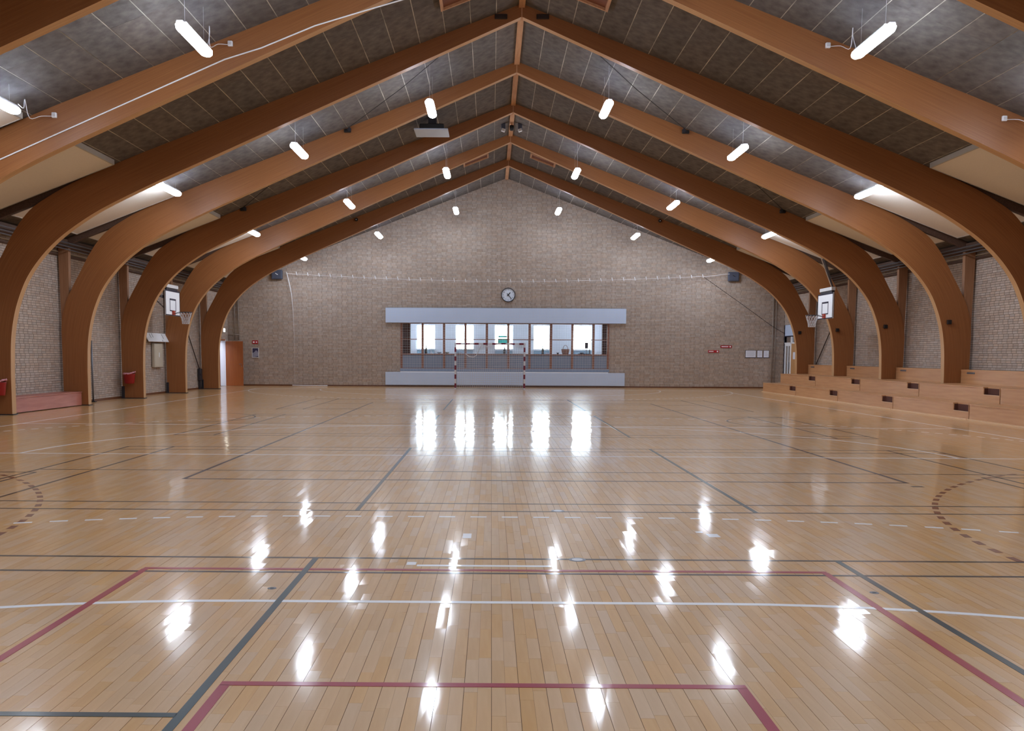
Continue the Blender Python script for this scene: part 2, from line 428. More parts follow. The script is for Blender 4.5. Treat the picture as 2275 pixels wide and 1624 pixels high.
LZ0, LZ1 = 0.0001, 0.0013
LTOP = {'line_black': 0.0010, 'line_purple': 0.0012, 'line_brown': 0.0014, 'line_white': 0.0016, 'line_red': 0.0018, 'line_green': 0.0020}
def lift(o, material):
    for v in o.data.vertices:
        if v.co.z > 0.0005: v.co.z = LTOP[material]
    return o
def line(x0, x1, y0, y1, material, label):
    return tag(lift(MB().box(min(x0, x1), max(x0, x1), min(y0, y1), max(y0, y1), LZ0, LZ1).build('court_line', material, floor), material), label)
def hline(y, x0, x1, material, label, w=0.05): return line(x0, x1, y - w / 2, y + w / 2, material, label)
def vline(x, y0, y1, material, label, w=0.05): return line(x - w / 2, x + w / 2, y0, y1, material, label)
def arc_strip(mb, cx, cy, r, a0, a1, w=0.05, n=None):
    n = n or max(2, int(abs(a1 - a0) / 0.05))
    P = []
    for i in range(n + 1):
        a = a0 + (a1 - a0) * i / n
        P.append((math.cos(a), math.sin(a)))
    for i in range(n):
        (c0, s0), (c1, s1) = P[i], P[i + 1]
        q = [(cx + (r - w / 2) * c0, cy + (r - w / 2) * s0), (cx + (r + w / 2) * c0, cy + (r + w / 2) * s0), (cx + (r + w / 2) * c1, cy + (r + w / 2) * s1), (cx + (r - w / 2) * c1, cy + (r - w / 2) * s1)]
        mb.prism(q, 'z', LZ0, LZ1)
    return mb
PI = math.pi
GX = -0.04                                     # middle of the handball goals
WL = 'white handball court line'
vline(-10.36, -0.42, 40.1, 'line_white', WL); vline(10.2, -0.42, 40.1, 'line_white', WL)
hline(-0.42, -10.36, 10.2, 'line_white', WL); hline(40.1, -10.36, 10.2, 'line_white', WL)
hline(19.65, -10.33, 10.17, 'line_white', WL); hline(13.84, -10.33, 10.17, 'line_white', WL)
hline(6.565, -0.545, 0.455, 'line_white', 'short white penalty line')
def goal_area(y, r, s):
    mb = MB()
    a = (0, PI / 2, PI) if s > 0 else (0, -PI / 2, -PI)
    arc_strip(mb, GX + 1.5, y, r, a[0], a[1]); arc_strip(mb, GX - 1.5, y, r, a[1], a[2])
    mb.box(GX - 1.5, GX + 1.5, y + s * r - 0.025, y + s * r + 0.025, LZ0, LZ1)
    tag(lift(mb.build('court_line', 'line_white', floor), 'line_white'), 'white goal area line')
goal_area(-0.42, 6.0, 1); goal_area(13.84, 5.8, 1); goal_area(40.1, 6.0, -1)
def dashes(cx, y, r, s, single_pieces, material='line_white', half=1.5, ln=0.155, gap=0.148, lab='white free throw dash'):
    L1 = r * PI / 2; tot = 2 * L1 + 2 * half; t = 0.0; mb = MB()
    n = int(tot / (ln + gap)); t = (tot - n * (ln + gap)) / 2
    for i in range(n):
        a = t + i * (ln + gap); b2 = a + ln
        m = (a + b2) / 2
        bit = MB() if single_pieces else mb
        if m < L1: arc_strip(bit, cx - half, y, r, s * (PI - a / r), s * (PI - b2 / r), n=2)
        elif m < L1 + 2 * half: bit.box(cx - half + a - L1, cx - half + b2 - L1, y + s * r - 0.025, y + s * r + 0.025, LZ0, LZ1)
        else: arc_strip(bit, cx + half, y, r, s * (PI / 2 - (a - L1 - 2 * half) / r), s * (PI / 2 - (b2 - L1 - 2 * half) / r), n=2)
        if single_pieces:
            c = bit.v[0]
            if inview((c[0], c[1], 0), 60): lift(bit.build('court_line_dash', material, floor), material)
    if not single_pieces: tag(lift(mb.build('court_line_dashes', material, floor), material), lab, kind='stuff')
dashes(GX, -0.42, 9.0, 1, True); dashes(GX, 13.84, 9.0, 1, False); dashes(GX, 40.1, 9.0, -1, False)
# crosswise badminton courts: black outlines, green short service lines
bx0, bx1 = -6.08, 7.40
for k, y0 in enumerate((0.72, 8.90, 17.10, 25.28)):
    y1 = y0 + 6.08 if k else 6.80
    for y in (y0, y0 + 0.46, y1 - 0.46, y1): hline(y, bx0, bx1, 'line_black', 'thin black badminton line', 0.04)
    for x in (bx0, -5.32, 6.63, bx1): vline(x, y0, y1, 'line_black', 'thin black badminton line', 0.04)
    for x in (-1.34, 2.665): vline(x, y0, y1, 'line_green', 'dark green service line', 0.045)
    ym = (y0 + y1) / 2 if k else 3.77
    if k == 0:
        hline(ym, bx0, -1.36, 'line_green', 'dark green service line', 0.045); hline(ym, 2.69, bx1, 'line_green', 'dark green service line', 0.045)
    else:
        hline(ym, bx0, bx1, 'line_black', 'thin black badminton line', 0.04)
# volleyball court
for x in (-3.835, 5.18): vline(x, 11.11, 29.1, 'line_purple', 'dark purple volleyball line')
for y in (11.11, 29.1): hline(y, -3.86, 5.205, 'line_purple', 'dark purple volleyball line')
# small red goal areas
RL = 'red court line'
hline(6.43, -2.53, 2.45, 'line_red', RL); vline(-2.51, -0.42, 6.41, 'line_red', RL); vline(2.43, -0.42, 6.41, 'line_red', RL)
hline(4.15, -1.28, 1.22, 'line_red', RL); vline(-1.255, -0.42, 4.13, 'line_red', RL); vline(1.195, -0.42, 4.13, 'line_red', RL)
# side basket markings
for (sx, xe) in ((-5.96, -10.3), (6.40, 10.15)):
    vline(sx, 1.6, 11.62, 'line_black', 'thin black basketball line', 0.04); hline(11.64, sx, xe, 'line_black', 'thin black basketball line', 0.04)
for (c, a0, a1) in (((-10.42, 6.7), -0.4, 1.02), ((10.33, 6.7), PI - 1.02, PI + 0.4)):
    n = int(6.25 * (a1 - a0) / 0.305)
    for i in range(n):
        a = a0 + i * 0.305 / 6.25; m = MB(); arc_strip(m, c[0], c[1], 6.25, a, a + 0.15 / 6.25, 0.06, n=2)
        if inview((m.v[0][0], m.v[0][1], 0), 60): lift(m.build('court_line_dash', 'line_brown', floor), 'line_brown')
tag(arc_strip(MB(), -7.6, 21.75, 1.8, -PI / 2 - 0.2, PI / 2 + 0.2, 0.04).build('court_line', 'line_black', floor), 'thin dark circle line')
tag(arc_strip(MB(), 7.45, 21.2, 1.8, PI / 2 - 0.2, 3 * PI / 2 + 0.2, 0.04).build('court_line', 'line_black', floor), 'thin dark circle line')
line(5.10, 5.24, 10.76, 10.84, 'line_black', 'small dark mark')
for (x, y, w, d) in ((-0.20, 7.67, 0.075, 0.20), (-0.59, 6.63, 0.07, 0.09), (1.95, 7.75, 0.10, 0.14), (1.86, 7.9, 0.06, 0.06)):
    tag(MB().box(x - w / 2, x + w / 2, y - d / 2, y + d / 2, LZ0, LZ1).build('tape_patch', 'line_white', floor), 'pale tape mark')


# ================================================================== WALLS
def courses(u0, u1, z0, z1, holes, bw=0.24, ch=0.0667, top=None):
    """running bond bricks as (ua, ub, za, zb), cut at the openings"""
    out = []; k = 0; z = z0
    while z < z1:
        za, zb = z + 0.006, z + ch - 0.006; zm = (za + zb) / 2
        ivs = [(u0, u1)]
        if top:
            t = top(zm)
            ivs = [(max(u0, t[0]), min(u1, t[1]))] if t else []
        for (a, b2, c, d) in holes:
            if c - 0.02 < zm < d + 0.02:
                nv = []
                for (p, q) in ivs:
                    if b2 <= p or a >= q: nv.append((p, q)); continue
                    if a > p: nv.append((p, a))
                    if b2 < q: nv.append((b2, q))
                ivs = nv
        off = (0.0, 0.06, 0.18, 0.12)[k % 4] + (0.12 if k % 2 else 0)
        u = u0 - off
        while u < u1:
            ua, ub = u + 0.006, u + bw - 0.006
            for (p, q) in ivs:
                a, b2 = max(ua, p), min(ub, q)
                if b2 - a > 0.03: out.append((a, b2, za, zb))
            u += bw
        z += ch; k += 1
    return out

def brick_face(wall, bricks, plane, normal, pick):
    """proud bricks on a mortar wall: those that show largest as objects, the rest in one mesh"""
    d = 0.03
    def ext(b):
        a, b2, za, zb = b
        if normal == '-y': return (a, plane, za), (b2, plane + d, zb)
        if normal == '+x': return (plane - d, a, za), (plane, b2, zb)
        if normal == '-x': return (plane, a, za), (plane + d, b2, zb)
    L = [ext(b) for b in bricks]
    idx = pick(L)
    sel = set(idx)
    rest = [l for i, l in enumerate(L) if i not in sel]
    tag(many_boxes('bricks', [l[0] for l in rest], [l[1] for l in rest], normal, 'brick', wall, jit=0.0018), kind='stuff')
    for i in idx:
        piece('brick', L[i][0], L[i][1], 'brick', wall, jit=0.0015, normal=normal)

WX0, WX1, WZ0, WZ1 = -4.42, 5.72, 0.74, 3.14              # window band in the gable wall
mb = MB(); yb0, yb1 = YW + 0.009, YW + 0.26
mb.box(XL - 0.3, WX0, yb0, yb1, -0.05, WZ1); mb.box(WX1, XR + 0.3, yb0, yb1, -0.05, WZ1); mb.box(WX0, WX1, yb0, yb1, -0.05, WZ0)
mb.prism([(XL - 0.3, WZ1), (XR + 0.3, WZ1), (XR + 0.3, zc(13.75) + 0.1), (XC, RIDGE + 0.1), (XL - 0.3, zc(13.75) + 0.1)], 'y', yb0, yb1)
wall_back = structure('wall_back', mb, 'mortar')
def gable_top(z):
    h = HALF if z < zc(HALF) else (RIDGE + 0.06 - z) / SLOPE
    return (XC - h, XC + h) if h > 0.05 else None
bricks = courses(XL, XR, 0.0, RIDGE, [(WX0, WX1, WZ0, WZ1)], top=gable_top)
def pick_back(L):
    c = [((l[0][0] - XC) ** 2 + (l[0][2] - 4.9) ** 2 * 2.5, i) for i, l in enumerate(L) if l[0][2] > 3.85]
    return [i for _, i in sorted(c)[:300]]
brick_face(wall_back, bricks, YW, '-y', pick_back)

DL = (41.28, 43.10, 2.17)                                 # doorway in the left wall (y0, y1, height)
DR = (41.45, 43.50, 3.05)                                 # glazed door in the right wall
def side_wall(name, xa, xb, d, plane, normal):
    mb = MB()
    mb.box(xa, xb, YN - 0.3, d[0], -0.05, 5.2); mb.box(xa, xb, d[1], YW + 0.2, -0.05, 5.2); mb.box(xa, xb, d[0], d[1], d[2], 5.2)
    w = structure(name, mb, 'mortar')
    br = courses(YN, YW, 0.0, 4.62, [(d[0], d[1], -1, d[2])])
    def pick(L):
        c = []
        for i, l in enumerate(L):
            m = [(a + b2) / 2 for a, b2 in zip(l[0], l[1])]
            dy = (m[1] - ARCHES[4]) % BAY
            if m[1] < 22.6 or not 0.4 < dy < BAY - 0.35 or not inview(m): continue
            if not (1.25 if plane > 0 else 0.45) < m[2] < 3.6: continue
            c.append((m[1], i))
        return [i for _, i in sorted(c)[:300]]
    brick_face(w, br, plane, normal, pick)
    return w
wall_left = side_wall('wall_left', XL - 0.26, XL - 0.009, DL, XL, '+x')
wall_right = side_wall('wall_right', XR + 0.009, XR + 0.26, DR, XR, '-x')
structure('wall_front', MB().prism([(XL - 0.3, -0.05), (XR + 0.3, -0.05), (XR + 0.3, zc(13.75) + 0.1), (XC, RIDGE + 0.1), (XL - 0.3, zc(13.75) + 0.1)], 'y', YN - 0.25, YN), 'brick')
structure('baseboard_back', MB().box(XL, XR, YW - 0.018, YW, 0.0, 0.065), 'skirt')
structure('baseboard_left', MB().box(XL, XL + 0.018, YN, DL[0] - 0.05, 0.0, 0.075), 'skirt')
structure('baseboard_right', MB().box(XR - 0.018, XR, YN, DR[0] - 0.05, 0.0, 0.075), 'skirt')
# eave boards along the wall heads
for sgn, nm in ((-1, 'left'), (1, 'right')):
    xw = XC + sgn * HALF
    def bx(a, b2, z0, z1): return MB().box(min(xw - sgn * a, xw - sgn * b2), max(xw - sgn * a, xw - sgn * b2), YN, YW, z0, z1)
    structure('trim_%d' % (1 if sgn < 0 else 3), bx(0.0, 0.05, 4.40, 4.47), 'dark_wood')
    structure('trim_%d' % (2 if sgn < 0 else 4), bx(0.0, 0.06, 4.50, 4.53), 'beige')
    structure('trim_%d' % (5 if sgn < 0 else 6), bx(0.0, 0.34, 4.63, 4.86), 'dark_wood')


# ================================================================== CEILING
ang = math.atan(SLOPE); SL = 13.75 / math.cos(ang)
mb = MB()
for sgn in (-1, 1):
    p0 = (XC, RIDGE + 0.007); p1 = (XC + sgn * 13.9, zc(13.9) + 0.007)
    mb.prism([p0, p1, (p1[0], p1[1] + 0.3), (p0[0], p0[1] + 0.3)], 'y', YN - 0.3, YW + 0.3)
ceiling = structure('ceiling', mb, 'joint')
PW = 0.653
cand = []                                                  # (distance, side, lo, hi)
edges = [YN] + sorted(ARCHES) + [YW]
for sgn in (-1, 1):
    for e0, e1 in zip(edges[:-1], edges[1:]):
        for h0, h1 in ((e0, (e0 + e1) / 2), ((e0 + e1) / 2, e1)):
            k = 0
            while k * PW < SL - 0.1:
                s0, s1 = k * PW + 0.009, min((k + 1) * PW, SL) - 0.009
                w0 = random.uniform(0.0, 0.004)
                l = (min(sgn * s0, sgn * s1), h0 + 0.001, 0.0 + w0); h = (max(sgn * s0, sgn * s1), h1 - 0.001, 0.028)
                m = (s0 + s1) / 2; c = (XC + sgn * m * math.cos(ang), (h0 + h1) / 2, RIDGE - m * math.sin(ang))
                hid = m * math.cos(ang) > 9.7
                cand.append((c[1] if (inview(c, -10) and not hid and c[1] > 8) else 1e3 + c[1], sgn, l, h))
                k += 1
order = sorted(range(len(cand)), key=lambda i: cand[i][0])
big = [i for i in order[:300] if cand[i][0] < 1e3]
for i in big:
    _, sgn, l, h = cand[i]
    o = piece('ceiling_board', (0, 0, 0), tuple(b2 - a for a, b2 in zip(l, h)), 'woodwool', ceiling)
    R = Matrix.Rotation(sgn * ang, 4, 'Y')
    o.matrix_basis = Matrix.Translation((XC, 0, RIDGE)) @ R @ Matrix.Translation(l)
bs = set(big)
for sgn in (-1, 1):
    r = [cand[i] for i in range(len(cand)) if i not in bs and cand[i][1] == sgn]
    o = many_boxes('ceiling_boards', [c[2] for c in r], [c[3] for c in r], '-z', 'woodwool', ceiling)
    o.matrix_basis = Matrix.Translation((XC, 0, RIDGE)) @ Matrix.Rotation(sgn * ang, 4, 'Y')
    tag(o, kind='stuff')
for e0, e1 in zip(edges[:-1], edges[1:]):
    m = MB().prism([(XC - 0.075, RIDGE - 0.09), (XC + 0.075, RIDGE - 0.09), (XC + 0.075, RIDGE - 0.02), (XC - 0.075, RIDGE - 0.02)], 'y', e0 + 0.1, e1 - 0.1)
    m.build('ridge_board', 'ridge_wood', ceiling)


# ================================================================== GLULAM ARCHES
PAIRS = [((0, 9.65), (0, 9.96)), ((4, 7.89), (4.15, 8.37)), ((7.4, 6.385), (7.8, 6.97)), ((8.0, 6.12), (8.42, 6.73)), ((8.85, 5.745), (9.35, 6.37)), ((9.7, 5.35), (10.2, 6.02)),
         ((10.4, 4.99), (10.95, 5.69)), ((11.05, 4.57), (11.55, 5.36)), ((11.5, 4.2), (12.02, 5.03)), ((11.85, 3.82), (12.42, 4.52)), ((12.13, 3.42), (12.75, 3.93)),
         ((12.31, 3.04), (13.0, 3.48)), ((12.46, 2.6), (13.2, 3.05)), ((12.56, 2.12), (13.35, 2.45)), ((12.61, 1.6), (13.36, 1.75)), ((12.63, 1.0), (13.355, 1.0)), ((12.63, 0.0), (13.35, 0.0))]
def cat(p0, p1, p2, p3, t):
    return tuple(0.5 * (2 * b2 + (c - a) * t + (2 * a - 5 * b2 + 4 * c - d) * t * t + (3 * b2 - a - 3 * c + d) * t ** 3) for a, b2, c, d in zip(p0, p1, p2, p3))
PROFILE = []
for i in range(len(PAIRS) - 1):
    if i < 2 or i >= len(PAIRS) - 3:
        PROFILE.append(PAIRS[i]); continue
    for t in (0, 0.2, 0.4, 0.6, 0.8):
        PROFILE.append(tuple(cat(PAIRS[max(i - 1, 0)][k], PAIRS[i][k], PAIRS[i + 1][k], PAIRS[min(i + 2, len(PAIRS) - 1)][k], t) for k in (0, 1)))
PROFILE.append(PAIRS[-1])

def half_arch(sgn, t=0.1):
    """curved tapering glulam member, with UVs that follow the laminations"""
    v, f, uv = [], [], []
    s = 0.0; prev = None; S = []
    for (a, b2) in PROFILE:
        m = ((a[0] + b2[0]) / 2, (a[1] + b2[1]) / 2)
        if prev: s += math.dist(m, prev)
        prev = m; S.append(s)
    for (a, b2) in PROFILE:
        for y in (-t, t):
            v.append((sgn * a[0], y, a[1])); v.append((sgn * b2[0], y, b2[1]))
    dep = lambda i: math.dist(PROFILE[i][0], PROFILE[i][1])
    for i in range(len(PROFILE) - 1):
        a, b2 = i * 4, i * 4 + 4
        for q, w in (((a, a + 1, b2 + 1, b2), 0), ((a + 2, b2 + 2, b2 + 3, a + 3), 0), ((a, b2, b2 + 2, a + 2), 1), ((a + 1, a + 3, b2 + 3, b2 + 1), 1)):
            f.append(q)
            for k in q:
                j = k // 4; inner = k % 2 == 0; y = -t if k % 4 < 2 else t
                uv.append((S[j], (0.0 if inner else dep(j)) if w == 0 else 2.0 + y * 0.6))
    n = (len(PROFILE) - 1) * 4
    for q in ((0, 2, 3, 1), (n, n + 1, n + 3, n + 2)):
        f.append(q); uv += [(0, 0)] * 4
    me = bpy.data.meshes.new('arch_half'); me.from_pydata(v, [], f)
    ul = me.uv_layers.new(name='UVMap')
    for i, c in enumerate(uv): ul.data[i].uv = c
    import bmesh
    bm = bmesh.new(); bm.from_mesh(me); bmesh.ops.recalc_face_normals(bm, faces=bm.faces[:]); bm.to_mesh(me); bm.free()
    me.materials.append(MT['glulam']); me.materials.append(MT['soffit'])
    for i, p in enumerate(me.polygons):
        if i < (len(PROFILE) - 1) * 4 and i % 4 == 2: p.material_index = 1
    return me
HALFMESH = {s: half_arch(s) for s in (-1, 1)}
ORD = ['first', 'second', 'third', 'fourth', 'fifth', 'sixth', 'seventh', 'eighth', 'ninth', 'tenth', 'eleventh']
arch_proto = None
for k, y in enumerate(ARCHES):
    if arch_proto is None:
        r = thing('glulam_arch', (XC, y, 0)); arch_proto = r
        for s in (-1, 1):
            o = bpy.data.objects.new('arch_half', HALFMESH[s]); COL.objects.link(o); o.parent = r; ORIGIN[o] = ORIGIN[r]
            def X(d): return XC + s * d
            MB().prism([(X(13.12), 3.15), (X(13.36), 2.3), (X(13.40), 4.62), (X(13.10), 4.62)], 'y', y - 0.075, y + 0.075).build('post', 'post_wood', r)
            MB().prism([(X(10.4), zc(10.4) - 0.02), (X(13.43), zc(13.43) - 0.02), (X(13.43), 4.60), (X(10.4), zc(10.4) - 0.22)], 'y', y - 0.06, y + 0.06).build('eave_rafter', 'dark_wood', r)
            m = MB().box(min(X(13.28), X(13.38)), max(X(13.28), X(13.38)), y - 0.112, y - 0.10, 0.0, 0.42)
            m.box(min(X(12.60), X(13.38)), max(X(12.60), X(13.38)), y - 0.11, y + 0.11, 0.0, 0.025)
            m.build('foot_bracket', 'dark_metal', r)
        tag(MB().box(XC - 0.012, XC + 0.012, y - 0.104, y + 0.104, 9.63, 9.93).build('apex_plate', 'ridge_wood', r))
    else:
        r = copy_tree(arch_proto, (XC, y, 0))
    tag(r, 'curved glulam timber arch, %s from the brick gable wall' % ORD[k], 'timber arch', 'glulam arches of the hall')


# ================================================================== CEILING FITTINGS
def bay_name(y):
    return '%s bay from the gable wall' % (ORD + ['twelfth'])[sum(1 for a in ARCHES if a > y)]
SIDE = {-1: 'on the side away from the bleachers', 1: 'over the bleacher side'}

def sloped(sgn, d0, d1, y0, y1, t0, t1):
    """box lying along the roof slope: dx range, y range, depth below the ceiling boards"""
    P = lambda d, t: (XC + sgn * d, zc(d) - t)
    return MB().prism([P(d0, t0), P(d1, t0), P(d1, t1), P(d0, t1)], 'y', y0, y1)

panel_proto = {}
for sgn in (-1, 1):
    for e0, e1 in zip(edges[2:-1], edges[3:]):
        y0, y1 = e0 + 0.34, e1 - 0.34
        if y1 > YW - 0.5: y1 = YW - 0.24
        r = thing('acoustic_panel', (XC + sgn * 11.25, (y0 + y1) / 2, zc(11.25) - 0.11), 'white sloping acoustic panel %s, %s' % ({-1: 'opposite the bleachers', 1: 'above the bleachers'}[sgn], bay_name((y0 + y1) / 2)), 'ceiling panel', 'white acoustic panels under the roof')
        sloped(sgn, 9.83, 12.68, y0 + 0.02, y1 - 0.02, 0.03, 0.105).build('panel_board', 'acoustic', r)
        m = sloped(sgn, 9.80, 9.83, y0, y1, 0.0, 0.115); m2 = sloped(sgn, 12.68, 12.71, y0, y1, 0.0, 0.115)
        for mm in (m, m2, sloped(sgn, 9.83, 12.68, y0, y0 + 0.02, 0.0, 0.115), sloped(sgn, 9.83, 12.68, y1 - 0.02, y1, 0.0, 0.115)):
            mm.build('edge_strip', 'acoustic_edge', r)

# hanging tube lamps
def lamp_proto(drop):
    r = thing('tube_lamp', (0, 0, 0))
    L2 = 0.78; prof = []; m = MB(); seg = 14; st = [(-L2, 0.35), (-L2 + 0.05, 0.72), (-L2 + 0.16, 1.0), (L2 - 0.16, 1.0), (L2 - 0.05, 0.72), (L2, 0.35)]
    for (y, k) in st:
        for j in range(seg):
            a = PI - 0.3 + (PI + 0.6) * j / (seg - 1)         # wraps up the sides: the diffuser
            m.v.append((0.115 * k * math.cos(a), y, 0.085 * k * math.sin(a)))
    for i in range(len(st) - 1):
        for j in range(seg - 1): m.f.append((i * seg + j, i * seg + j + 1, (i + 1) * seg + j + 1, (i + 1) * seg + j))
    m.f.append(tuple(range(seg))); m.f.append(tuple((len(st) - 1) * seg + j for j in range(seg)))
    m.build('diffuser', 'lamp_glow', r, smooth=False)
    MB().prism([(-0.105, 0.026), (0.105, 0.026), (0.075, 0.075), (-0.075, 0.075)], 'y', -L2 + 0.14, L2 - 0.14).build('housing', 'white', r)
    for s in (-1, 1):
        MB().prism([(-0.06, 0.03), (0.06, 0.03), (0.05, 0.06), (-0.05, 0.06)], 'y', min(s * (L2 - 0.14), s * (L2 - 0.02)), max(s * (L2 - 0.14), s * (L2 - 0.02))).build('end_cap', 'offwhite', r)
        MB().tube([(0, s * 0.5, 0.075), (0, s * 0.5, drop)], 0.005 if s < 0 else 0.002, 5).build('hanger', 'offwhite', r)
    return r
LAMPX = ((2.33, 8.08, 'next to ridge'), (5.85, 6.97, 'midway down roof'), (9.37, 5.95, 'beside acoustic panel'))
first = True
for (d, z, where) in LAMPX:
    pr = lamp_proto(zc(d) - z); used = False
    for row in range(6):
        y = ARCH0 + BAY / 2 - row * 2 * BAY
        for sgn in (-1, 1):
            loc = (XC + sgn * d, y, z)
            if not used: o = pr; o.location = loc; ORIGIN[o] = Vector(loc); used = True
            else: o = copy_tree(pr, loc)
            tag(o, 'lit tube lamp %s, %s, %s' % (where, {-1: 'away from bleachers', 1: 'bleacher side'}[sgn], bay_name(y)), 'lamp', 'hanging tube lamps')

# junction boxes with slack cords on the arch before the near lamps
yj = ARCHES[5] - 0.113
for sgn in (-1, 1):
    for (d, z) in ((5.8, 7.57), (9.28, 6.20)):
        x = XC + sgn * d; top = zc(d) - 0.12
        r = thing('junction_box', (x, yj, z), 'white junction box with slack cord, sixth arch, %s, %s up' % ({-1: 'away from bleachers', 1: 'bleacher side'}[sgn], 'higher' if d < 7 else 'lower'), 'junction box', 'junction boxes with cords')
        MB().bbox(x - 0.045, x + 0.045, yj - 0.055, yj, z - 0.05, z + 0.05, 0.008).build('box', 'white', r)
        MB().bbox(x - 0.03, x + 0.03, yj - 0.062, yj - 0.055, z - 0.03, z + 0.03, 0.003).build('lid', 'offwhite', r)
        pts = [(x + sgn * 0.05, yj - 0.03, z - 0.02), (x + sgn * 0.2, yj - 0.15, z - 0.05), (x + sgn * 0.25, yj - 0.5, top - 0.25), (x + sgn * 0.15, yj - 0.85, top), (x + sgn * 0.1, yj - 1.0, top - 0.2), (x + sgn * 0.07, yj - 1.25, (7.10 if d < 7 else 6.08))]
        sm = []
        for i in range(len(pts) - 1):
            for t in (0, 0.25, 0.5, 0.75): sm.append(cat(pts[max(i - 1, 0)], pts[i], pts[i + 1], pts[min(i + 2, len(pts) - 1)], t))
        MB().tube(sm + [pts[-1]], 0.006, 6).build('cord', 'white', r)

# white cable tacked along the sixth arch
pts = [(-12.2, 4.0), (-11.4, 4.72), (-10.4, 5.35), (-8.2, 6.30), (-5.92, 7.28), (-5.2, 7.50), (-4.15, 7.92), (-3.2, 8.20), (-2.35, 8.44), (-1.5, 8.80), (-0.8, 9.28)]
single('white_cable', MB().tube([(XC + a, ARCHES[5] - 0.115, b2) for a, b2 in pts], 0.014, 8), 'white', 'thick white cable running along the face of the sixth arch from the gable wall', 'cable', smooth=True)

# framed roof hatches beside the ridge
for (yf, nm) in ((37.25, 'by the first arch'), (20.62, 'beyond the fifth arch')):
    for sgn in (-1, 1):
        c = (XC + sgn * 1.34, yf - 0.38, zc(1.34) - 0.06)
        r = thing('roof_hatch', c, 'wood framed roof hatch on the %s of the ridge, %s' % ({-1: 'bench side', 1: 'bleacher side'}[sgn], nm), 'roof hatch', 'roof hatches beside the ridge')
        sloped(sgn, 0.90, 1.79, yf - 0.70, yf - 0.05, 0.0, 0.03).build('hatch_panel', 'vent', r)
        for a in ((0.84, 0.90, yf - 0.76, yf), (1.79, 1.85, yf - 0.76, yf), (0.90, 1.79, yf - 0.76, yf - 0.70), (0.90, 1.79, yf - 0.05, yf)):
            sloped(sgn, a[0], a[1], a[2], a[3], 0.0, 0.09).build('frame_strip', 'ridge_wood', r)

# flat ceiling unit with a pale underside
r = thing('ceiling_unit', (-1.9, 28.7, 8.45), 'flat ceiling unit with pale square underside hung near the ridge', 'ceiling unit')
MB().bbox(-2.42, -1.37, 28.2, 29.2, 8.45, 8.49, 0.01).build('underside_plate', 'white_paint', r)
MB().bbox(-2.25, -1.5, 28.3, 29.1, 8.49, 8.66, 0.02).build('body', 'black', r)
MB().box(-2.0, -1.75, 28.55, 28.85, 8.66, 8.96).build('mount', 'dark_metal', r)
# loudspeakers at the ridge
for sgn in (-1, 1):
    x = XC + sgn * 0.30
    r = thing('ridge_speaker', (x, 33.0, 9.56), 'slim grey loudspeaker hung under the ridge, %s' % {-1: 'bench side of the black cylinder', 1: 'bleacher side of the black cylinder'}[sgn], 'speaker', 'ridge loudspeakers')
    MB().bbox(x - 0.075, x + 0.075, 32.93, 33.07, 9.62, 9.85, 0.015).build('cabinet', 'slate', r)
    m = MB().bbox(x - 0.065, x + 0.065, 32.91, 33.05, 9.55, 9.65, 0.01)
    m.xform(Matrix.Translation((x, 33, 9.6)) @ Matrix.Rotation(sgn * -0.35, 4, 'Y') @ Matrix.Translation((-x, -33, -9.6))); m.build('horn', 'offwhite', r)
r = thing('ridge_camera', (XC, 33.0, 9.6), 'black cylinder camera hanging below the ridge board', 'camera')
MB().lathe([(0.05, 9.59), (0.075, 9.61), (0.075, 9.76), (0.06, 9.78)], (XC, 33.0, 0), seg=16).build('housing', 'black', r, True)
MB().tube([(XC, 33.0, 9.78), (XC, 33.0, 9.87)], 0.02, 8).build('stem', 'ridge_wood', r)
# sensors on the first arch, rope pulleys and ropes
for sgn in (-1, 1):
    x = XC + sgn * 6.53
    r = thing('arch_sensor', (x, ARCHES[0] - 0.113, 7.27), 'small dark round sensor on the first arch, %s' % {-1: 'bench side', 1: 'bleacher side'}[sgn], 'sensor', 'sensors on the first arch')
    MB().lathe([(0.03, -0.12), (0.06, -0.1), (0.075, -0.05), (0.06, 0.0)], (x, ARCHES[0] - 0.113, 7.33), 'y', 14).build('dome', 'black', r, True)
    MB().lathe([(0.02, -0.125), (0.02, -0.115)], (x, ARCHES[0] - 0.113, 7.33), 'y', 10).build('lens', 'offwhite', r)
    for (d, z, y, q0, nm) in ((4.87, 7.98, ARCHES[3] - 0.113, (1.4, 9.28, ARCHES[4] + 0.15), 'fourth'), (9.08, 6.40, ARCHES[2] - 0.113, (6.2, 7.46, ARCHES[3] + 0.15), 'third')):
        x2 = XC + sgn * d
        r = thing('rope_pulley', (x2, y, z - 0.06), 'dark pulley block with thin rope on the %s arch, %s' % (nm, {-1: 'bench side', 1: 'bleacher side'}[sgn]), 'pulley', 'rope pulleys on the arches')
        MB().bbox(x2 - 0.1, x2 + 0.1, y - 0.07, y, z - 0.05, z + 0.05, 0.015).build('block', 'black', r)
        MB().lathe([(0.055, -0.10), (0.045, -0.085), (0.055, -0.07)], (x2 - sgn * 0.06, y, z + 0.03), 'y', 14).build('wheel', 'dark_metal', r)
        MB().tube([(XC + sgn * q0[0], q0[2], q0[1]), (XC + sgn * (q0[0] + d) / 2, (q0[2] + y) / 2, (q0[1] + z) / 2 - 0.03), (x2, y - 0.08, z + 0.05)], 0.009, 6).build('rope', 'cable', r)
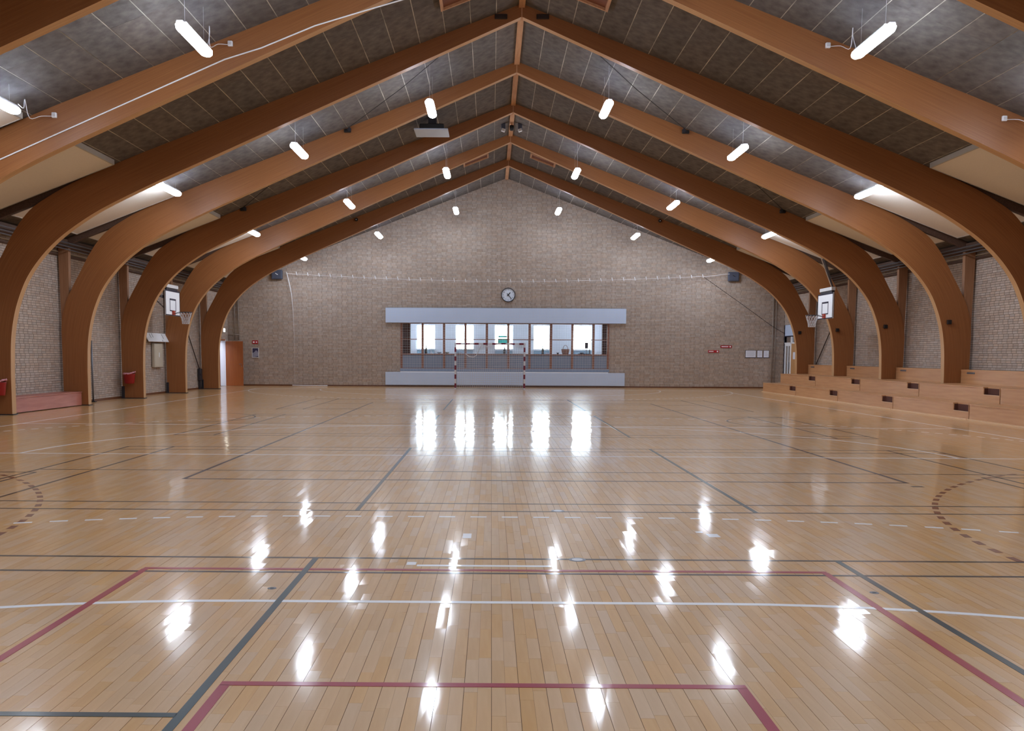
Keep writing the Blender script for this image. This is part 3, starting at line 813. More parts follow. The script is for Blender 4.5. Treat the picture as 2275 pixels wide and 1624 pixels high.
# pipes along the eaves
for sgn in (-1, 1):
    for i, (d, z) in enumerate(((12.99, 4.73), (13.03, 4.64), (13.07, 4.55))):
        if i == 2: d = 13.03
        r = thing('eave_pipe', (XC + sgn * d, 20, z), '%s of three thin pipes along the eave, %s' % (('upper', 'middle', 'lower')[i], {-1: 'bench side', 1: 'bleacher side'}[sgn]), 'pipe', 'thin pipes along the eaves')
        x = XC + sgn * d
        MB().tube([(x, YN + 0.3, z), (x, YW - 0.05, z)], 0.018, 8).build('pipe', 'grey_metal', r, True)
        for y in [a + BAY / 2 for a in ARCHES]:
            MB().box(min(x, x + sgn * 0.08), max(x, x + sgn * 0.08), y - 0.01, y + 0.01, z - 0.024, z + 0.024).build('clip', 'dark_metal', r)


# ================================================================== FAR GABLE WALL
# white boards above and below the window band
r = thing('white_fascia_board', (0.69, YW - 0.08, 3.08), 'long white board mounted above the window band', 'board')
MB().bbox(-5.10, 6.48, YW - 0.13, YW - 0.02, 3.08, 3.79, 0.006).build('board', 'white_paint', r)
MB().box(-5.0, 6.38, YW - 0.10, YW, 3.79, 3.81).build('top_batten', 'grey_metal', r)
r = thing('white_plinth_board', (0.69, YW - 0.08, 0.08), 'long white board below the window band at floor level', 'board')
MB().bbox(-5.12, 6.46, YW - 0.13, YW - 0.02, 0.08, 0.70, 0.006).build('board', 'white_paint', r)
MB().box(-4.40, 5.66, YW - 0.12, YW - 0.02, 0.70, 0.735).build('top_strip', 'white', r)
# window band
win = thing('window_1', (0.65, YW + 0.08, 0.75), kind='structure')
fy0, fy1 = YW + 0.03, YW + 0.12
MB().bbox(WX0, WX1, YW - 0.02, YW + 0.25, WZ0, 0.87, 0.01).build('sill', 'counter', win)
MUL = [-4.36, -3.33, -2.29, -1.25, -0.22, 0.82, 1.85, 2.89, 3.92, 4.94, 5.66]
for x in MUL: MB().bbox(x - 0.056, x + 0.056, fy0, fy1, 0.87, 3.14, 0.006).build('mullion', 'frame_wood', win)
for a, b2 in zip(MUL[:-1], MUL[1:]):
    for (z0, z1) in ((0.87, 0.91), (1.545, 1.60), (2.275, 2.31), (3.04, 3.12)):
        MB().bbox(a + 0.05, b2 - 0.05, fy0 + 0.01, fy1 - 0.01, z0, z1, 0.004).build('rail', 'frame_wood', win)
    MB().box(a + 0.05, b2 - 0.05, fy0 + 0.035, fy0 + 0.05, 0.91, 1.545).build('infill_panel', 'counter', win)
    for (z0, z1) in ((1.60, 2.275), (2.31, 3.04)):
        MB().quad((a + 0.05, fy0 + 0.045, z0), (b2 - 0.05, fy0 + 0.045, z0), (b2 - 0.05, fy0 + 0.045, z1), (a + 0.05, fy0 + 0.045, z1)).build('pane', 'glass', win)

def grid_net(x0, x1, z0, z1, y, step, rad, mb=None, topf=None):
    mb = mb or MB()
    n = int(round((x1 - x0) / step)); k = int(round((z1 - z0) / step))
    for i in range(n + 1):
        x = x0 + (x1 - x0) * i / n; zt = topf(x) if topf else z1
        mb.tube([(x, y, z0), (x, y, zt)], rad, 3, cap=False)
    for j in range(k + 1):
        t = j / k; pts = []
        for i in range(0, n + 1, max(1, n // 24)):
            x = x0 + (x1 - x0) * i / n; zt = topf(x) if topf else z1
            pts.append((x, y, z0 + (zt - z0) * t))
        mb.tube(pts, rad, 3, cap=False)
    return mb
gn = thing('window_guard_net', (0.65, YW + 0.015, 0.88), 'fine white guard net stretched over the window band', 'net')
grid_net(WX0 + 0.02, WX1 - 0.02, 0.88, 3.07, YW + 0.012, 0.115, 0.0028).build('net_mesh', 'net', gn)
MB().tube([(WX0 + 0.02, YW + 0.012, 0.88), (WX1 - 0.02, YW + 0.012, 0.88)], 0.006, 5).build('bottom_cord', 'net', gn)

# catch net hung from a sagging rope before the gable wall
def rope_z(x): 
    t = (x - 0.6) / 10.0
    return 5.06 + 0.31 * abs(t) ** 1.8
nt_ = thing('catch_net', (0.4, YW - 0.22, 0.05), 'wide white catch net hanging from a sagging rope before the gable wall', 'net')
NX0, NX1, NYY = -9.80, 10.15, YW - 0.22
grid_net(NX0 + 0.3, NX1, 0.05, 5.2, NYY, 0.16, 0.0016, topf=lambda x: rope_z(x) - 0.07).build('net_mesh', 'net', nt_)
MB().tube([(NX0 + (NX1 - NX0) * i / 40, NYY, rope_z(NX0 + (NX1 - NX0) * i / 40)) for i in range(41)], 0.007, 6).build('top_rope', 'rope', nt_)
MB().tube([(-9.83, NYY, 5.45), (-9.72, NYY, 5.0), (-9.60, NYY, 4.4), (-9.54, NYY, 3.6), (-9.5, NYY, 2.4), (-9.5, NYY, 0.1)], [0.02, 0.02, 0.015, 0.008, 0.004, 0.003], 6).build('edge_rope', 'rope', nt_)
for i in range(37):
    x = NX0 + 0.45 + i * 0.54
    MB().tube([(x - 0.02, NYY, rope_z(x) + 0.10), (x + 0.02, NYY, rope_z(x) - 0.06)], [0.022, 0.012], 6).build('hook', 'rope', nt_)
MB().tube([(-9.6, NYY - 0.06, 0.04), (-9.0, NYY - 0.14, 0.03), (-8.3, NYY - 0.22, 0.03), (-7.9, NYY - 0.1, 0.03)], 0.022, 6).build('floor_fold', 'rope', nt_)
single('stay_wire', MB().tube([(10.15, NYY, 5.30), (11.9, NYY + 0.02, 4.1), (13.45, YW - 0.16, 3.02), (XR - 0.06, YW - 0.3, 2.62)], 0.011, 6), 'cable', 'thin dark stay wire slanting down the gable wall towards the glazed door', 'wire')
single('tie_rope', MB().tube([(10.15, NYY, 5.32), (10.9, NYY, 5.42), (11.35, NYY - 0.05, 5.46)], 0.010, 6), 'rope', 'short white tie rope between the catch net and a slate wall speaker', 'rope')

for sgn, x in ((-1, -10.31), (1, 11.58)):
    r = thing('box_speaker', (x, YW - 0.02, 5.13), 'slate grey box speaker high on the gable wall, %s' % {-1: 'above the poster', 1: 'above the red signs'}[sgn], 'speaker', 'slate speakers on the gable wall')
    MB().bbox(x - 0.26, x + 0.26, YW - 0.20, YW - 0.05, 5.12, 5.56, 0.02).build('cabinet', 'slate', r)
    MB().bbox(x - 0.22, x + 0.22, YW - 0.215, YW - 0.20, 5.16, 5.52, 0.006).build('grille', 'slate', r)
    MB().tube([(x - 0.06, YW - 0.22, 5.40), (x + 0.06, YW - 0.22, 5.33)], 0.018, 6).build('bracket_bolt', 'white' if sgn < 0 else 'black', r)
    MB().box(x - 0.05, x + 0.05, YW - 0.05, YW, 5.25, 5.45).build('bracket', 'dark_metal', r)

# clock
ck = thing('round_clock', (0.80, YW - 0.03, 4.08), 'round white wall clock with dark rim above the white board', 'clock')
cx, cz = 0.80, 4.43
MB().lathe([(0.34, 0.0), (0.345, -0.06), (0.335, -0.09), (0.305, -0.09), (0.305, -0.06)], (cx, YW, cz), 'y', 48).build('case', 'dark_metal', ck, True)
MB().lathe([(0.305, -0.055), (0.305, -0.062)], (cx, YW, cz), 'y', 48).build('face', 'clockface', ck)
for h in range(1, 13):
    a = h * PI / 6
    tx = bpy.data.curves.new('numeral', 'FONT'); tx.body = str(h); tx.size = 0.085; tx.align_x = 'CENTER'; tx.align_y = 'CENTER'; tx.extrude = 0.001
    to = bpy.data.objects.new('numeral_tmp', tx); me = bpy.data.meshes.new_from_object(to); bpy.data.objects.remove(to)
    me.materials.append(MT['slate'])
    o = bpy.data.objects.new('numeral', me); COL.objects.link(o); o.parent = ck
    o.location = Vector((cx + 0.245 * math.sin(a), YW - 0.065, cz + 0.245 * math.cos(a))) - ORIGIN[ck]; o.rotation_euler = (PI / 2, 0, 0)
for (a, ln, w, tail, nm) in ((math.radians(41), 0.16, 0.042, 0.07, 'hour_hand'), (math.radians(140), 0.25, 0.032, 0.09, 'minute_hand')):
    m = MB().box(-w / 2, w / 2, -0.004, 0.0, -tail, ln)
    m.xform(Matrix.Translation((cx, YW - (0.070 if nm == 'hour_hand' else 0.078), cz)) @ Matrix.Rotation(a, 4, 'Y')); m.build(nm, 'black', ck)
MB().lathe([(0.02, -0.066), (0.02, -0.088)], (cx, YW, cz), 'y', 12).build('hub', 'black', ck)

# red signs, poster, notice frames
def plate(name, x0, x1, z0, z1, material, label, catn, group=None, d=0.02):
    r = thing(name, ((x0 + x1) / 2, YW - d, z0), label, catn, group)
    MB().bbox(x0, x1, YW - d, YW - 0.001, z0, z1, 0.004).build('plate', material, r)
    return r
r = plate('red_sign', -11.59, -11.30, 2.03, 2.19, 'redsign', 'small red sign with two white pictograms above the poster', 'sign')
MB().box(-11.55, -11.47, YW - 0.023, YW - 0.02, 2.075, 2.145).build('pictogram', 'white', r)
MB().prism([(-11.42, 2.11), (-11.38, 2.15), (-11.33, 2.11), (-11.38, 2.07)], 'y', YW - 0.023, YW - 0.02).build('pictogram', 'white', r)
r = plate('red_sign', 10.48, 11.01, 1.715, 1.83, 'redsign', 'lower narrow red sign with white lettering and round symbol', 'sign')
MB().box(10.52, 10.74, YW - 0.023, YW - 0.02, 1.755, 1.79).build('lettering', 'white', r)
MB().lathe([(0.035, -0.0235), (0.035, -0.02)], (10.93, YW, 1.773), 'y', 16).build('symbol', 'white', r)
r = plate('red_sign', 11.08, 11.62, 1.945, 2.06, 'redsign', 'upper narrow red sign with longer white lettering and round symbol', 'sign')
MB().box(11.12, 11.45, YW - 0.023, YW - 0.02, 1.985, 2.02).build('lettering', 'white', r)
MB().lathe([(0.035, -0.0235), (0.035, -0.02)], (11.54, YW, 2.003), 'y', 16).build('symbol', 'white', r)
r = plate('framed_poster', -11.62, -11.26, 1.35, 1.84, 'offwhite', 'small framed poster in dark blue and pale grey under the red pictogram sign', 'poster')
MB().box(-11.575, -11.30, YW - 0.023, YW - 0.02, 1.60, 1.815).build('print', 'poster_dark', r)
MB().box(-11.575, -11.30, YW - 0.023, YW - 0.02, 1.39, 1.60).build('print', 'poster_grey', r)
MB().prism([(-11.52, 1.60), (-11.40, 1.72), (-11.33, 1.66), (-11.30, 1.55), (-11.42, 1.53)], 'y', YW - 0.026, YW - 0.023).build('print', 'poster_grey', r)
MB().prism([(-11.50, 1.395), (-11.30, 1.395), (-11.30, 1.44)], 'y', YW - 0.026, YW - 0.023).build('print', 'poster_dark', r)
for (x0, x1, lab) in ((12.28, 12.80, 'wide pale notice frame, leftmost of three by the corner pipes'), (12.84, 13.11, 'narrow pale notice frame in the middle of the three'), (13.15, 13.43, 'narrow pale notice frame next to the corner pipes')):
    r = plate('notice_frame', x0, x1, 1.47, 1.84, 'navy', lab.replace('leftmost of three by the corner pipes', 'widest of three by the corner pipes'), 'notice frame', 'notice frames on the gable wall', 0.02)
    MB().bbox(x0 + 0.015, x1 - 0.015, YW - 0.026, YW - 0.02, 1.495, 1.825, 0.003).build('sheet', 'paper', r)
    for k in range(4): MB().box(x0 + 0.07, x1 - 0.07 - 0.03 * (k % 2), YW - 0.0275, YW - 0.026, 1.76 - k * 0.06, 1.77 - k * 0.06).build('print_line', 'poster_grey', r)

# pipes in the corners
for (x, rr, z1, lab) in ((13.56, 0.028, 4.4, 'thicker vertical pipe in the corner beside the notice frames'), (13.70, 0.02, 4.4, 'thinner vertical pipe in the corner beside the notice frames')):
    r = thing('corner_pipe', (x, YW - 0.05, 0.07), lab, 'pipe', 'corner pipes')
    MB().tube([(x, YW - 0.05, 0.07), (x, YW - 0.05, z1)], rr, 10).build('pipe', 'pipe_paint', r, True)
    for z in (0.5, 1.7, 3.0): MB().box(x - rr - 0.012, x + rr + 0.012, YW - 0.05, YW, z, z + 0.03).build('clamp', 'grey_metal', r)
for (x, rr, lab) in ((-12.42, 0.022, 'thin vertical pipe above the open door, nearer the corner'), (-12.24, 0.03, 'thick vertical pipe above the open door')):
    r = thing('corner_pipe', (x, YW - 0.05, 2.2), lab, 'pipe', 'corner pipes')
    MB().tube([(x, YW - 0.05, 2.2), (x, YW - 0.05, 4.5)], rr, 10).build('pipe', 'pipe_paint', r, True)
    MB().box(x - rr - 0.012, x + rr + 0.012, YW - 0.05, YW, 3.4, 3.43).build('clamp', 'grey_metal', r)
single('corner_conduit', MB().tube([(-12.70, YW - 0.1, 2.46), (-12.16, YW - 0.1, 2.46)], 0.022, 8), 'pipe_paint', 'short horizontal pipe above the open door', 'pipe', smooth=True)


# ================================================================== DOORS
d1 = thing('door_1', (XL, 42.2, 0), kind='structure')
MB().box(XL - 0.2, XL + 0.02, DL[0] - 0.06, DL[0], 0.0, DL[2] + 0.06).build('door_jamb', 'door', d1)
MB().box(XL - 0.26, XL + 0.02, DL[1] - 0.002, DL[1] + 0.05, 0.0, DL[2] + 0.06).build('door_jamb', 'white', d1)
MB().box(XL - 0.2, XL + 0.02, DL[0], DL[1], DL[2], DL[2] + 0.06).build('door_head', 'door', d1)
lf = MB().bbox(XL - 0.03, XL + 0.015, DL[0] + 0.01, 42.22, 0.012, 2.16, 0.004).build('door_leaf', 'door', d1)
MB().bbox(XL + 0.015, XL + 0.02, 41.9, 42.12, 1.45, 1.75, 0.002).build('notice', 'paper', lf)
lf = MB().bbox(XL + 0.03, XL + 0.03 + 0.83, DL[1] - 0.05, DL[1] - 0.005, 0.012, 2.14, 0.004).build('door_leaf', 'door', d1)
MB().tube([(XL + 0.79, DL[1] - 0.05, 1.05), (XL + 0.79, DL[1] - 0.10, 1.05), (XL + 0.68, DL[1] - 0.10, 1.05)], 0.01, 8).build('door_handle', 'grey_metal', lf)
MB().lathe([(0.025, -0.053), (0.025, -0.05)], (XL + 0.79, DL[1], 0.95), 'y', 12).build('lock_rose', 'grey_metal', lf)
# bright corridor behind it
m = MB(); cx0, cx1, cy0, cy1 = XL - 3.2, XL - 0.26, 40.9, 43.5
m.box(cx0, cx1, cy0 - 0.1, cy0, -0.01, 2.8); m.box(cx0, cx1, cy1, cy1 + 0.1, -0.01, 2.8); m.box(cx0 - 0.1, cx0, cy0, cy1, -0.01, 2.8); m.box(cx0, cx1, cy0, cy1, 2.7, 2.8)
structure('wall_corridor', m, 'room_white')
structure('floor_corridor', MB().box(cx0, XL - 0.2, cy0, cy1, -0.1, -0.002), 'screed')
r = thing('corridor_fill_light', (XL - 0.9, 42.0, 2.64), 'added fill light panel inside the corridor behind the open door', 'lamp')  # added light panel, brightens the corridor and the white door reveal
MB().bbox(XL - 1.5, XL - 0.3, 41.5, 42.3, 2.655, 2.695, 0.01).build('housing', 'white', r)
MB().box(XL - 1.45, XL - 0.35, 41.55, 42.25, 2.64, 2.655).build('diffuser', mat('corridor_fill_glow', (230, 236, 255), emit=9.0), r)
r = thing('exit_sign', (XL + 0.03, 42.84, 2.56), 'small glowing exit light above the open double door', 'exit sign')
MB().bbox(XL, XL + 0.05, 42.70, 42.98, 2.56, 2.75, 0.01).build('case', 'white', r)
MB().box(XL + 0.05, XL + 0.056, 42.72, 42.96, 2.58, 2.73).build('panel', 'exit_glow', r)

d2 = thing('door_2', (XR, 42.5, 0), kind='structure')
MB().box(XR - 0.02, XR + 0.2, DR[0] - 0.05, DR[0], 0.0, DR[2]).build('door_jamb', 'white', d2)
MB().box(XR - 0.02, XR + 0.2, DR[1], DR[1] + 0.05, 0.0, DR[2]).build('door_jamb', 'navy', d2)
MB().box(XR + 0.0, XR + 0.1, DR[0], DR[1], 2.53, 3.05).build('head_panel', 'white_paint', d2)
MB().box(XR - 0.01, XR + 0.1, DR[0], DR[1], 2.48, 2.53).build('head_rail', 'navy', d2)
MB().box(XR - 0.01, XR + 0.1, DR[0], DR[1], 2.15, 2.21).build('transom_rail', 'white', d2)
MB().box(XR - 0.01, XR + 0.1, 42.52, 42.62, 0.0, 2.48).build('mullion', 'white', d2)
for (y0, y1, z0, z1) in ((42.62, 43.50, 2.21, 2.48), (DR[0], 42.52, 2.21, 2.48)):
    MB().quad((XR + 0.04, y0, z0), (XR + 0.04, y1, z0), (XR + 0.04, y1, z1), (XR + 0.04, y0, z1)).build('transom_pane', 'glass', d2)
lf = MB().box(XR, XR + 0.05, 42.62, 42.72, 0.01, 2.15).box(XR, XR + 0.05, 43.38, 43.48, 0.01, 2.15).box(XR, XR + 0.05, 42.72, 43.38, 0.01, 0.12).box(XR, XR + 0.05, 42.72, 43.38, 2.05, 2.15).box(XR, XR + 0.05, 43.02, 43.06, 0.12, 2.05).build('door_leaf', 'white', d2)
for (y0, y1) in ((42.72, 43.02), (43.06, 43.38)):
    MB().quad((XR + 0.025, y0, 0.12), (XR + 0.025, y1, 0.12), (XR + 0.025, y1, 2.05), (XR + 0.025, y0, 2.05)).build('pane', 'glass', lf)
MB().box(XR - 0.05, XR - 0.02, 42.68, 42.71, 0.95, 1.25).build('door_handle', 'grey_metal', lf)
lf = MB().bbox(XR, XR + 0.05, DR[0] + 0.01, 42.52, 0.01, 2.15, 0.004).build('door_leaf', 'door_pale', d2)
MB().bbox(XR - 0.006, XR, 41.95, 42.25, 1.42, 1.75, 0.002).build('notice', 'paper', lf)


# added enclosure behind the glazed door: screens hall from direct sky, one opening left
m = MB(); px_0, px_1, py_0, py_1 = XR + 0.3, XR + 2.3, 40.8, 44.7
m.box(px_1, px_1 + 0.1, py_0, py_1, -0.01, 3.1); m.box(px_0, px_1, py_0 - 0.1, py_0, -0.01, 3.1); m.box(px_0, px_1, py_0, py_1, 3.0, 3.1)
m.box(px_0, px_1, py_1, py_1 + 0.1, -0.01, 0.3); m.box(px_0, px_1, py_1, py_1 + 0.1, 2.6, 3.1); m.box(px_0 + 1.3, px_1, py_1, py_1 + 0.1, 0.3, 2.6)
m.box(px_0 - 0.04, px_0, py_0, DR[0], -0.01, 3.1); m.box(px_0 - 0.04, px_0, DR[1], py_1 + 0.1, -0.01, 3.1); m.box(px_0 - 0.04, px_0, DR[0], DR[1], 3.05, 3.1)
structure('wall_sky_screen', m, 'room_white')
structure('floor_sky_screen', MB().box(XR + 0.05, px_1, py_0, py_1, -0.1, -0.002), 'screed')


# ================================================================== CANTEEN BEHIND THE WINDOW BAND
qy0, qy1, qx0, qx1, qz = YW + 0.26, 49.3, -4.75, 6.05, 3.45
CW = [(-4.12, -3.05), (-1.98, -0.93), (0.16, 1.22), (2.28, 3.22), (4.44, 5.52)]
m = MB(); px0 = qx0
for (a, b2) in CW:
    m.box(px0, a, qy1, qy1 + 0.3, 0, qz); m.box(a, b2, qy1, qy1 + 0.3, 0, 1.83); m.box(a, b2, qy1, qy1 + 0.3, 3.2, qz); px0 = b2
m.box(px0, qx1, qy1, qy1 + 0.3, 0, qz)
m.box(qx0 - 0.1, qx0, qy0, qy1 + 0.3, 0, qz); m.box(qx1, qx1 + 0.1, qy0, qy1 + 0.3, 0, qz)
structure('wall_canteen', m, 'room_white')
structure('ceiling_canteen', MB().box(qx0, qx1, qy0, qy1 + 0.3, qz, qz + 0.1), 'room_white')
structure('floor_canteen', MB().box(qx0, qx1, qy0, qy1 + 0.3, -0.1, 0.0), 'screed')
for (a, b2, nm) in ((-4.75, -3.97, 'wall_pier_left'), (5.43, 6.05, 'wall_pier_right')):
    structure(nm, MB().box(a, b2, qy0 + 0.25, qy0 + 0.5, 0, qz), 'darkbrick')
for k, (a, b2) in enumerate(CW):
    w = thing('window_%d' % (k + 2), ((a + b2) / 2, qy1 + 0.1, 1.83), kind='structure')
    for (x0, x1, z0, z1) in ((a, a + 0.05, 1.83, 3.2), (b2 - 0.05, b2, 1.83, 3.2), (a + 0.05, b2 - 0.05, 1.83, 1.88), (a + 0.05, b2 - 0.05, 3.15, 3.2)):
        MB().box(x0, x1, qy1 + 0.05, qy1 + 0.12, z0, z1).build('window_frame', 'white', w)
    MB().quad((a + 0.05, qy1 + 0.08, 1.88), (b2 - 0.05, qy1 + 0.08, 1.88), (b2 - 0.05, qy1 + 0.08, 3.15), (a + 0.05, qy1 + 0.08, 3.15)).build('pane', 'glass', w)
    MB().box(a - 0.05, b2 + 0.05, qy1 - 0.12, qy1 + 0.05, 1.80, 1.83).build('window_sill', 'white', w)
    r = thing('radiator', ((a + b2) / 2, qy1 - 0.06, 1.2), 'pale blue panel radiator under the %s canteen window from the poster side' % ORD[k], 'radiator', 'radiators under the canteen windows')
    MB().bbox(a + 0.06, b2 - 0.06, qy1 - 0.09, qy1 - 0.01, 1.2, 1.79, 0.015).build('panel', 'radiator', r)
    for j in range(6): MB().box(a + 0.12 + j * 0.15, a + 0.15 + j * 0.15, qy1 - 0.10, qy1 - 0.09, 1.24, 1.75).build('rib', 'radiator', r)
single('teal_notice', MB().bbox(0.36, 0.88, qy1 + 0.02, qy1 + 0.03, 2.14, 2.44, 0.003), 'teal', 'teal notice on the glass of the middle canteen window', 'notice')
single('teal_notice', MB().bbox(0.38, 0.86, qy1 + 0.02, qy1 + 0.03, 2.50, 2.60, 0.003), 'teal', 'narrow teal strip above the notice in the middle canteen window', 'notice')
# counter along the glass
r = thing('canteen_counter', (0.65, qy0 + 0.1, 0), 'long grey blue counter standing behind the window band', 'counter')
CT = 1.60
MB().box(-3.95, 5.41, qy0 + 0.02, qy0 + 0.62, 0.0, CT - 0.04).build('base', 'counter', r)
MB().bbox(-3.96, 5.42, qy0, qy0 + 0.66, CT - 0.04, CT, 0.008).build('worktop', 'white_paint', r)
by = qy0 + 0.26
r = thing('wicker_basket', (3.63, by, CT), 'brown wicker basket with hoop handle on the canteen counter', 'basket')
MB().lathe([(0.13, 0.0), (0.155, 0.02), (0.185, 0.14), (0.205, 0.25), (0.19, 0.245), (0.17, 0.14), (0.14, 0.03)], (3.63, by, CT), seg=20, sy=0.7).build('body', 'wicker', r, True)
MB().tube([(3.63 + 0.12 * math.cos(a), by, CT + 0.22 + 0.22 * math.sin(a)) for a in [PI * i / 12 for i in range(13)]], 0.012, 6).build('handle', 'wicker', r)
r = thing('desk_monitor', (4.62, by, CT), 'small grey screen on a stand with keyboard on the canteen counter', 'monitor')
MB().bbox(4.57, 4.74, by - 0.02, by + 0.02, CT + 0.28, CT + 0.58, 0.008).build('screen', 'slate', r)
MB().tube([(4.66, by, CT + 0.04), (4.66, by + 0.03, CT + 0.3)], 0.015, 8).build('stand', 'grey_metal', r)
MB().bbox(4.25, 4.86, by - 0.12, by + 0.12, CT, CT + 0.04, 0.006).build('base_board', 'slate', r)
MB().bbox(4.33, 4.52, by - 0.08, by + 0.02, CT + 0.04, CT + 0.08, 0.006).build('keyboard', 'black', r)
MB().tube([(4.82, by, CT + 0.04), (4.81, by, CT + 0.3), (4.78, by, CT + 0.42)], [0.03, 0.02, 0.008], 8).build('side_post', 'dark_metal', r)
for (x, lab) in ((-3.19, 'small dark bottle on the counter by the brick pier'), (0.65, 'small dark bottle on the counter behind the goal'), (2.52, 'small dark bottle on the counter beside the wicker basket')):
    r = thing('bottle', (x, by, CT), lab, 'bottle', 'dark bottles on the canteen counter')
    MB().lathe([(0.05, 0.0), (0.06, 0.03), (0.06, 0.2), (0.03, 0.27), (0.022, 0.33), (0.022, 0.36)], (x, by, CT), seg=14).build('body', 'black', r, True)
    MB().lathe([(0.026, 0.36), (0.026, 0.40)], (x, by, CT), seg=10).build('cap', 'dark_metal', r)
for (x, s, mt_, lab) in ((-2.92, 0.07, 'white', 'white folded card on the counter beside the first dark bottle'), (-2.55, 0.09, 'offwhite', 'pale shallow bowl on the counter near the brick pier'), (-2.15, 0.08, 'beige', 'beige shallow bowl on the counter near the brick pier'), (-1.55, 0.07, 'offwhite', 'pale small bowl on the counter beside the goal post'), (2.75, 0.08, 'white', 'white shallow bowl on the counter left of the basket'), (3.25, 0.05, 'black', 'tiny dark cup on the counter beside the basket')):
    lab = lab.replace('left of the basket', 'by the third dark bottle')
    single('bowl' if 'bowl' in lab else ('folded_card' if 'card' in lab else 'cup'), MB().prism([(x - s, CT), (x + s, CT), (x - s * 0.4, CT + 0.17)], 'y', by - 0.18, by - 0.12) if 'card' in lab else MB().lathe([(s * 0.5, 0), (s * 0.9, 0.02), (s * 1.3, 0.075), (s * 1.2, 0.075), (s * 0.7, 0.03)], (x, by - 0.12, CT), seg=16), mt_, lab, lab.split(' on ')[0].split()[-1])


# ================================================================== SPORTS EQUIPMENT
# handball goal
gy, gxc = 40.09, -0.0575
g = thing('handball_goal', (gxc, gy, 0), 'red and white banded handball goal with white net before the window band', 'goal')
for s in (-1, 1):
    x = gxc + s * 1.54
    MB().bbox(x - 0.04, x + 0.04, gy - 0.04, gy + 0.04, 0.0, 2.08, 0.006).build('post', 'goal_post', g)
    MB().tube([(x, gy + 0.04, 1.98), (x, gy + 0.75, 1.90), (x, gy + 1.0, 0.03)], 0.016, 8).build('side_bar', 'grey_metal', g)
    MB().tube([(x, gy + 0.04, 0.03), (x, gy + 1.0, 0.03)], 0.014, 8).build('ground_bar', 'offwhite', g)
    m = MB()
    for j in range(9):
        y = gy + 0.06 + j * 0.115; zt = 1.97 - 0.12 * (y - gy) if y < gy + 0.75 else 1.90 - (y - gy - 0.75) / 0.25 * 1.85
        m.tube([(x, y, 0.02), (x, y, zt)], 0.005, 3, cap=False)
    for k in range(19):
        z = 0.06 + k * 0.1; m.tube([(x, gy + 0.05, z), (x, gy + 1.0 - 0.25 * z / 1.9, z)], 0.005, 3, cap=False)
    m.build('side_net', 'goal_net', g)
MB().bbox(gxc - 1.50, gxc + 1.50, gy - 0.04, gy + 0.04, 2.0, 2.08, 0.006).build('crossbar', 'goal_bar', g)
MB().tube([(gxc - 1.54, gy + 1.0, 0.03), (gxc + 1.54, gy + 1.0, 0.03)], 0.014, 8).build('ground_bar', 'offwhite', g)
m = MB()
for i in range(31):
    x = gxc - 1.5 + i * 0.1
    m.tube([(x, gy + 0.05, 1.99), (x, gy + 0.4, 1.88 - 0.05 * math.sin(i * 0.7)), (x, gy + 0.75, 1.84), (x, gy + 0.93, 0.9), (x, gy + 1.0, 0.03)], 0.006, 3, cap=False)
for k in range(27):
    t = k / 26.0
    if t < 0.26: y, z = gy + 0.05 + 0.7 * t / 0.26, 1.99 - 0.15 * t / 0.26
    else: q = (t - 0.26) / 0.74; y, z = gy + 0.75 + 0.25 * q, 1.84 - 1.81 * q
    m.tube([(gxc - 1.5, y, z), (gxc - 0.5, y, z - 0.02), (gxc + 0.5, y, z - 0.02), (gxc + 1.5, y, z)], 0.006, 3, cap=False)
m.build('back_net', 'goal_net', g)
MB().tube([(gxc - 1.1, gy + 0.5, 1.60), (gxc - 0.95, gy + 0.5, 1.48), (gxc - 0.75, gy + 0.5, 1.45), (gxc - 0.62, gy + 0.5, 1.52), (gxc - 0.5, gy + 0.4, 1.75), (gxc - 0.38, gy + 0.1, 2.0), (gxc - 0.1, gy + 0.1, 1.92), (gxc + 0.25, gy + 0.1, 1.97)], 0.016, 6).build('loose_rope', 'rope', g, True)

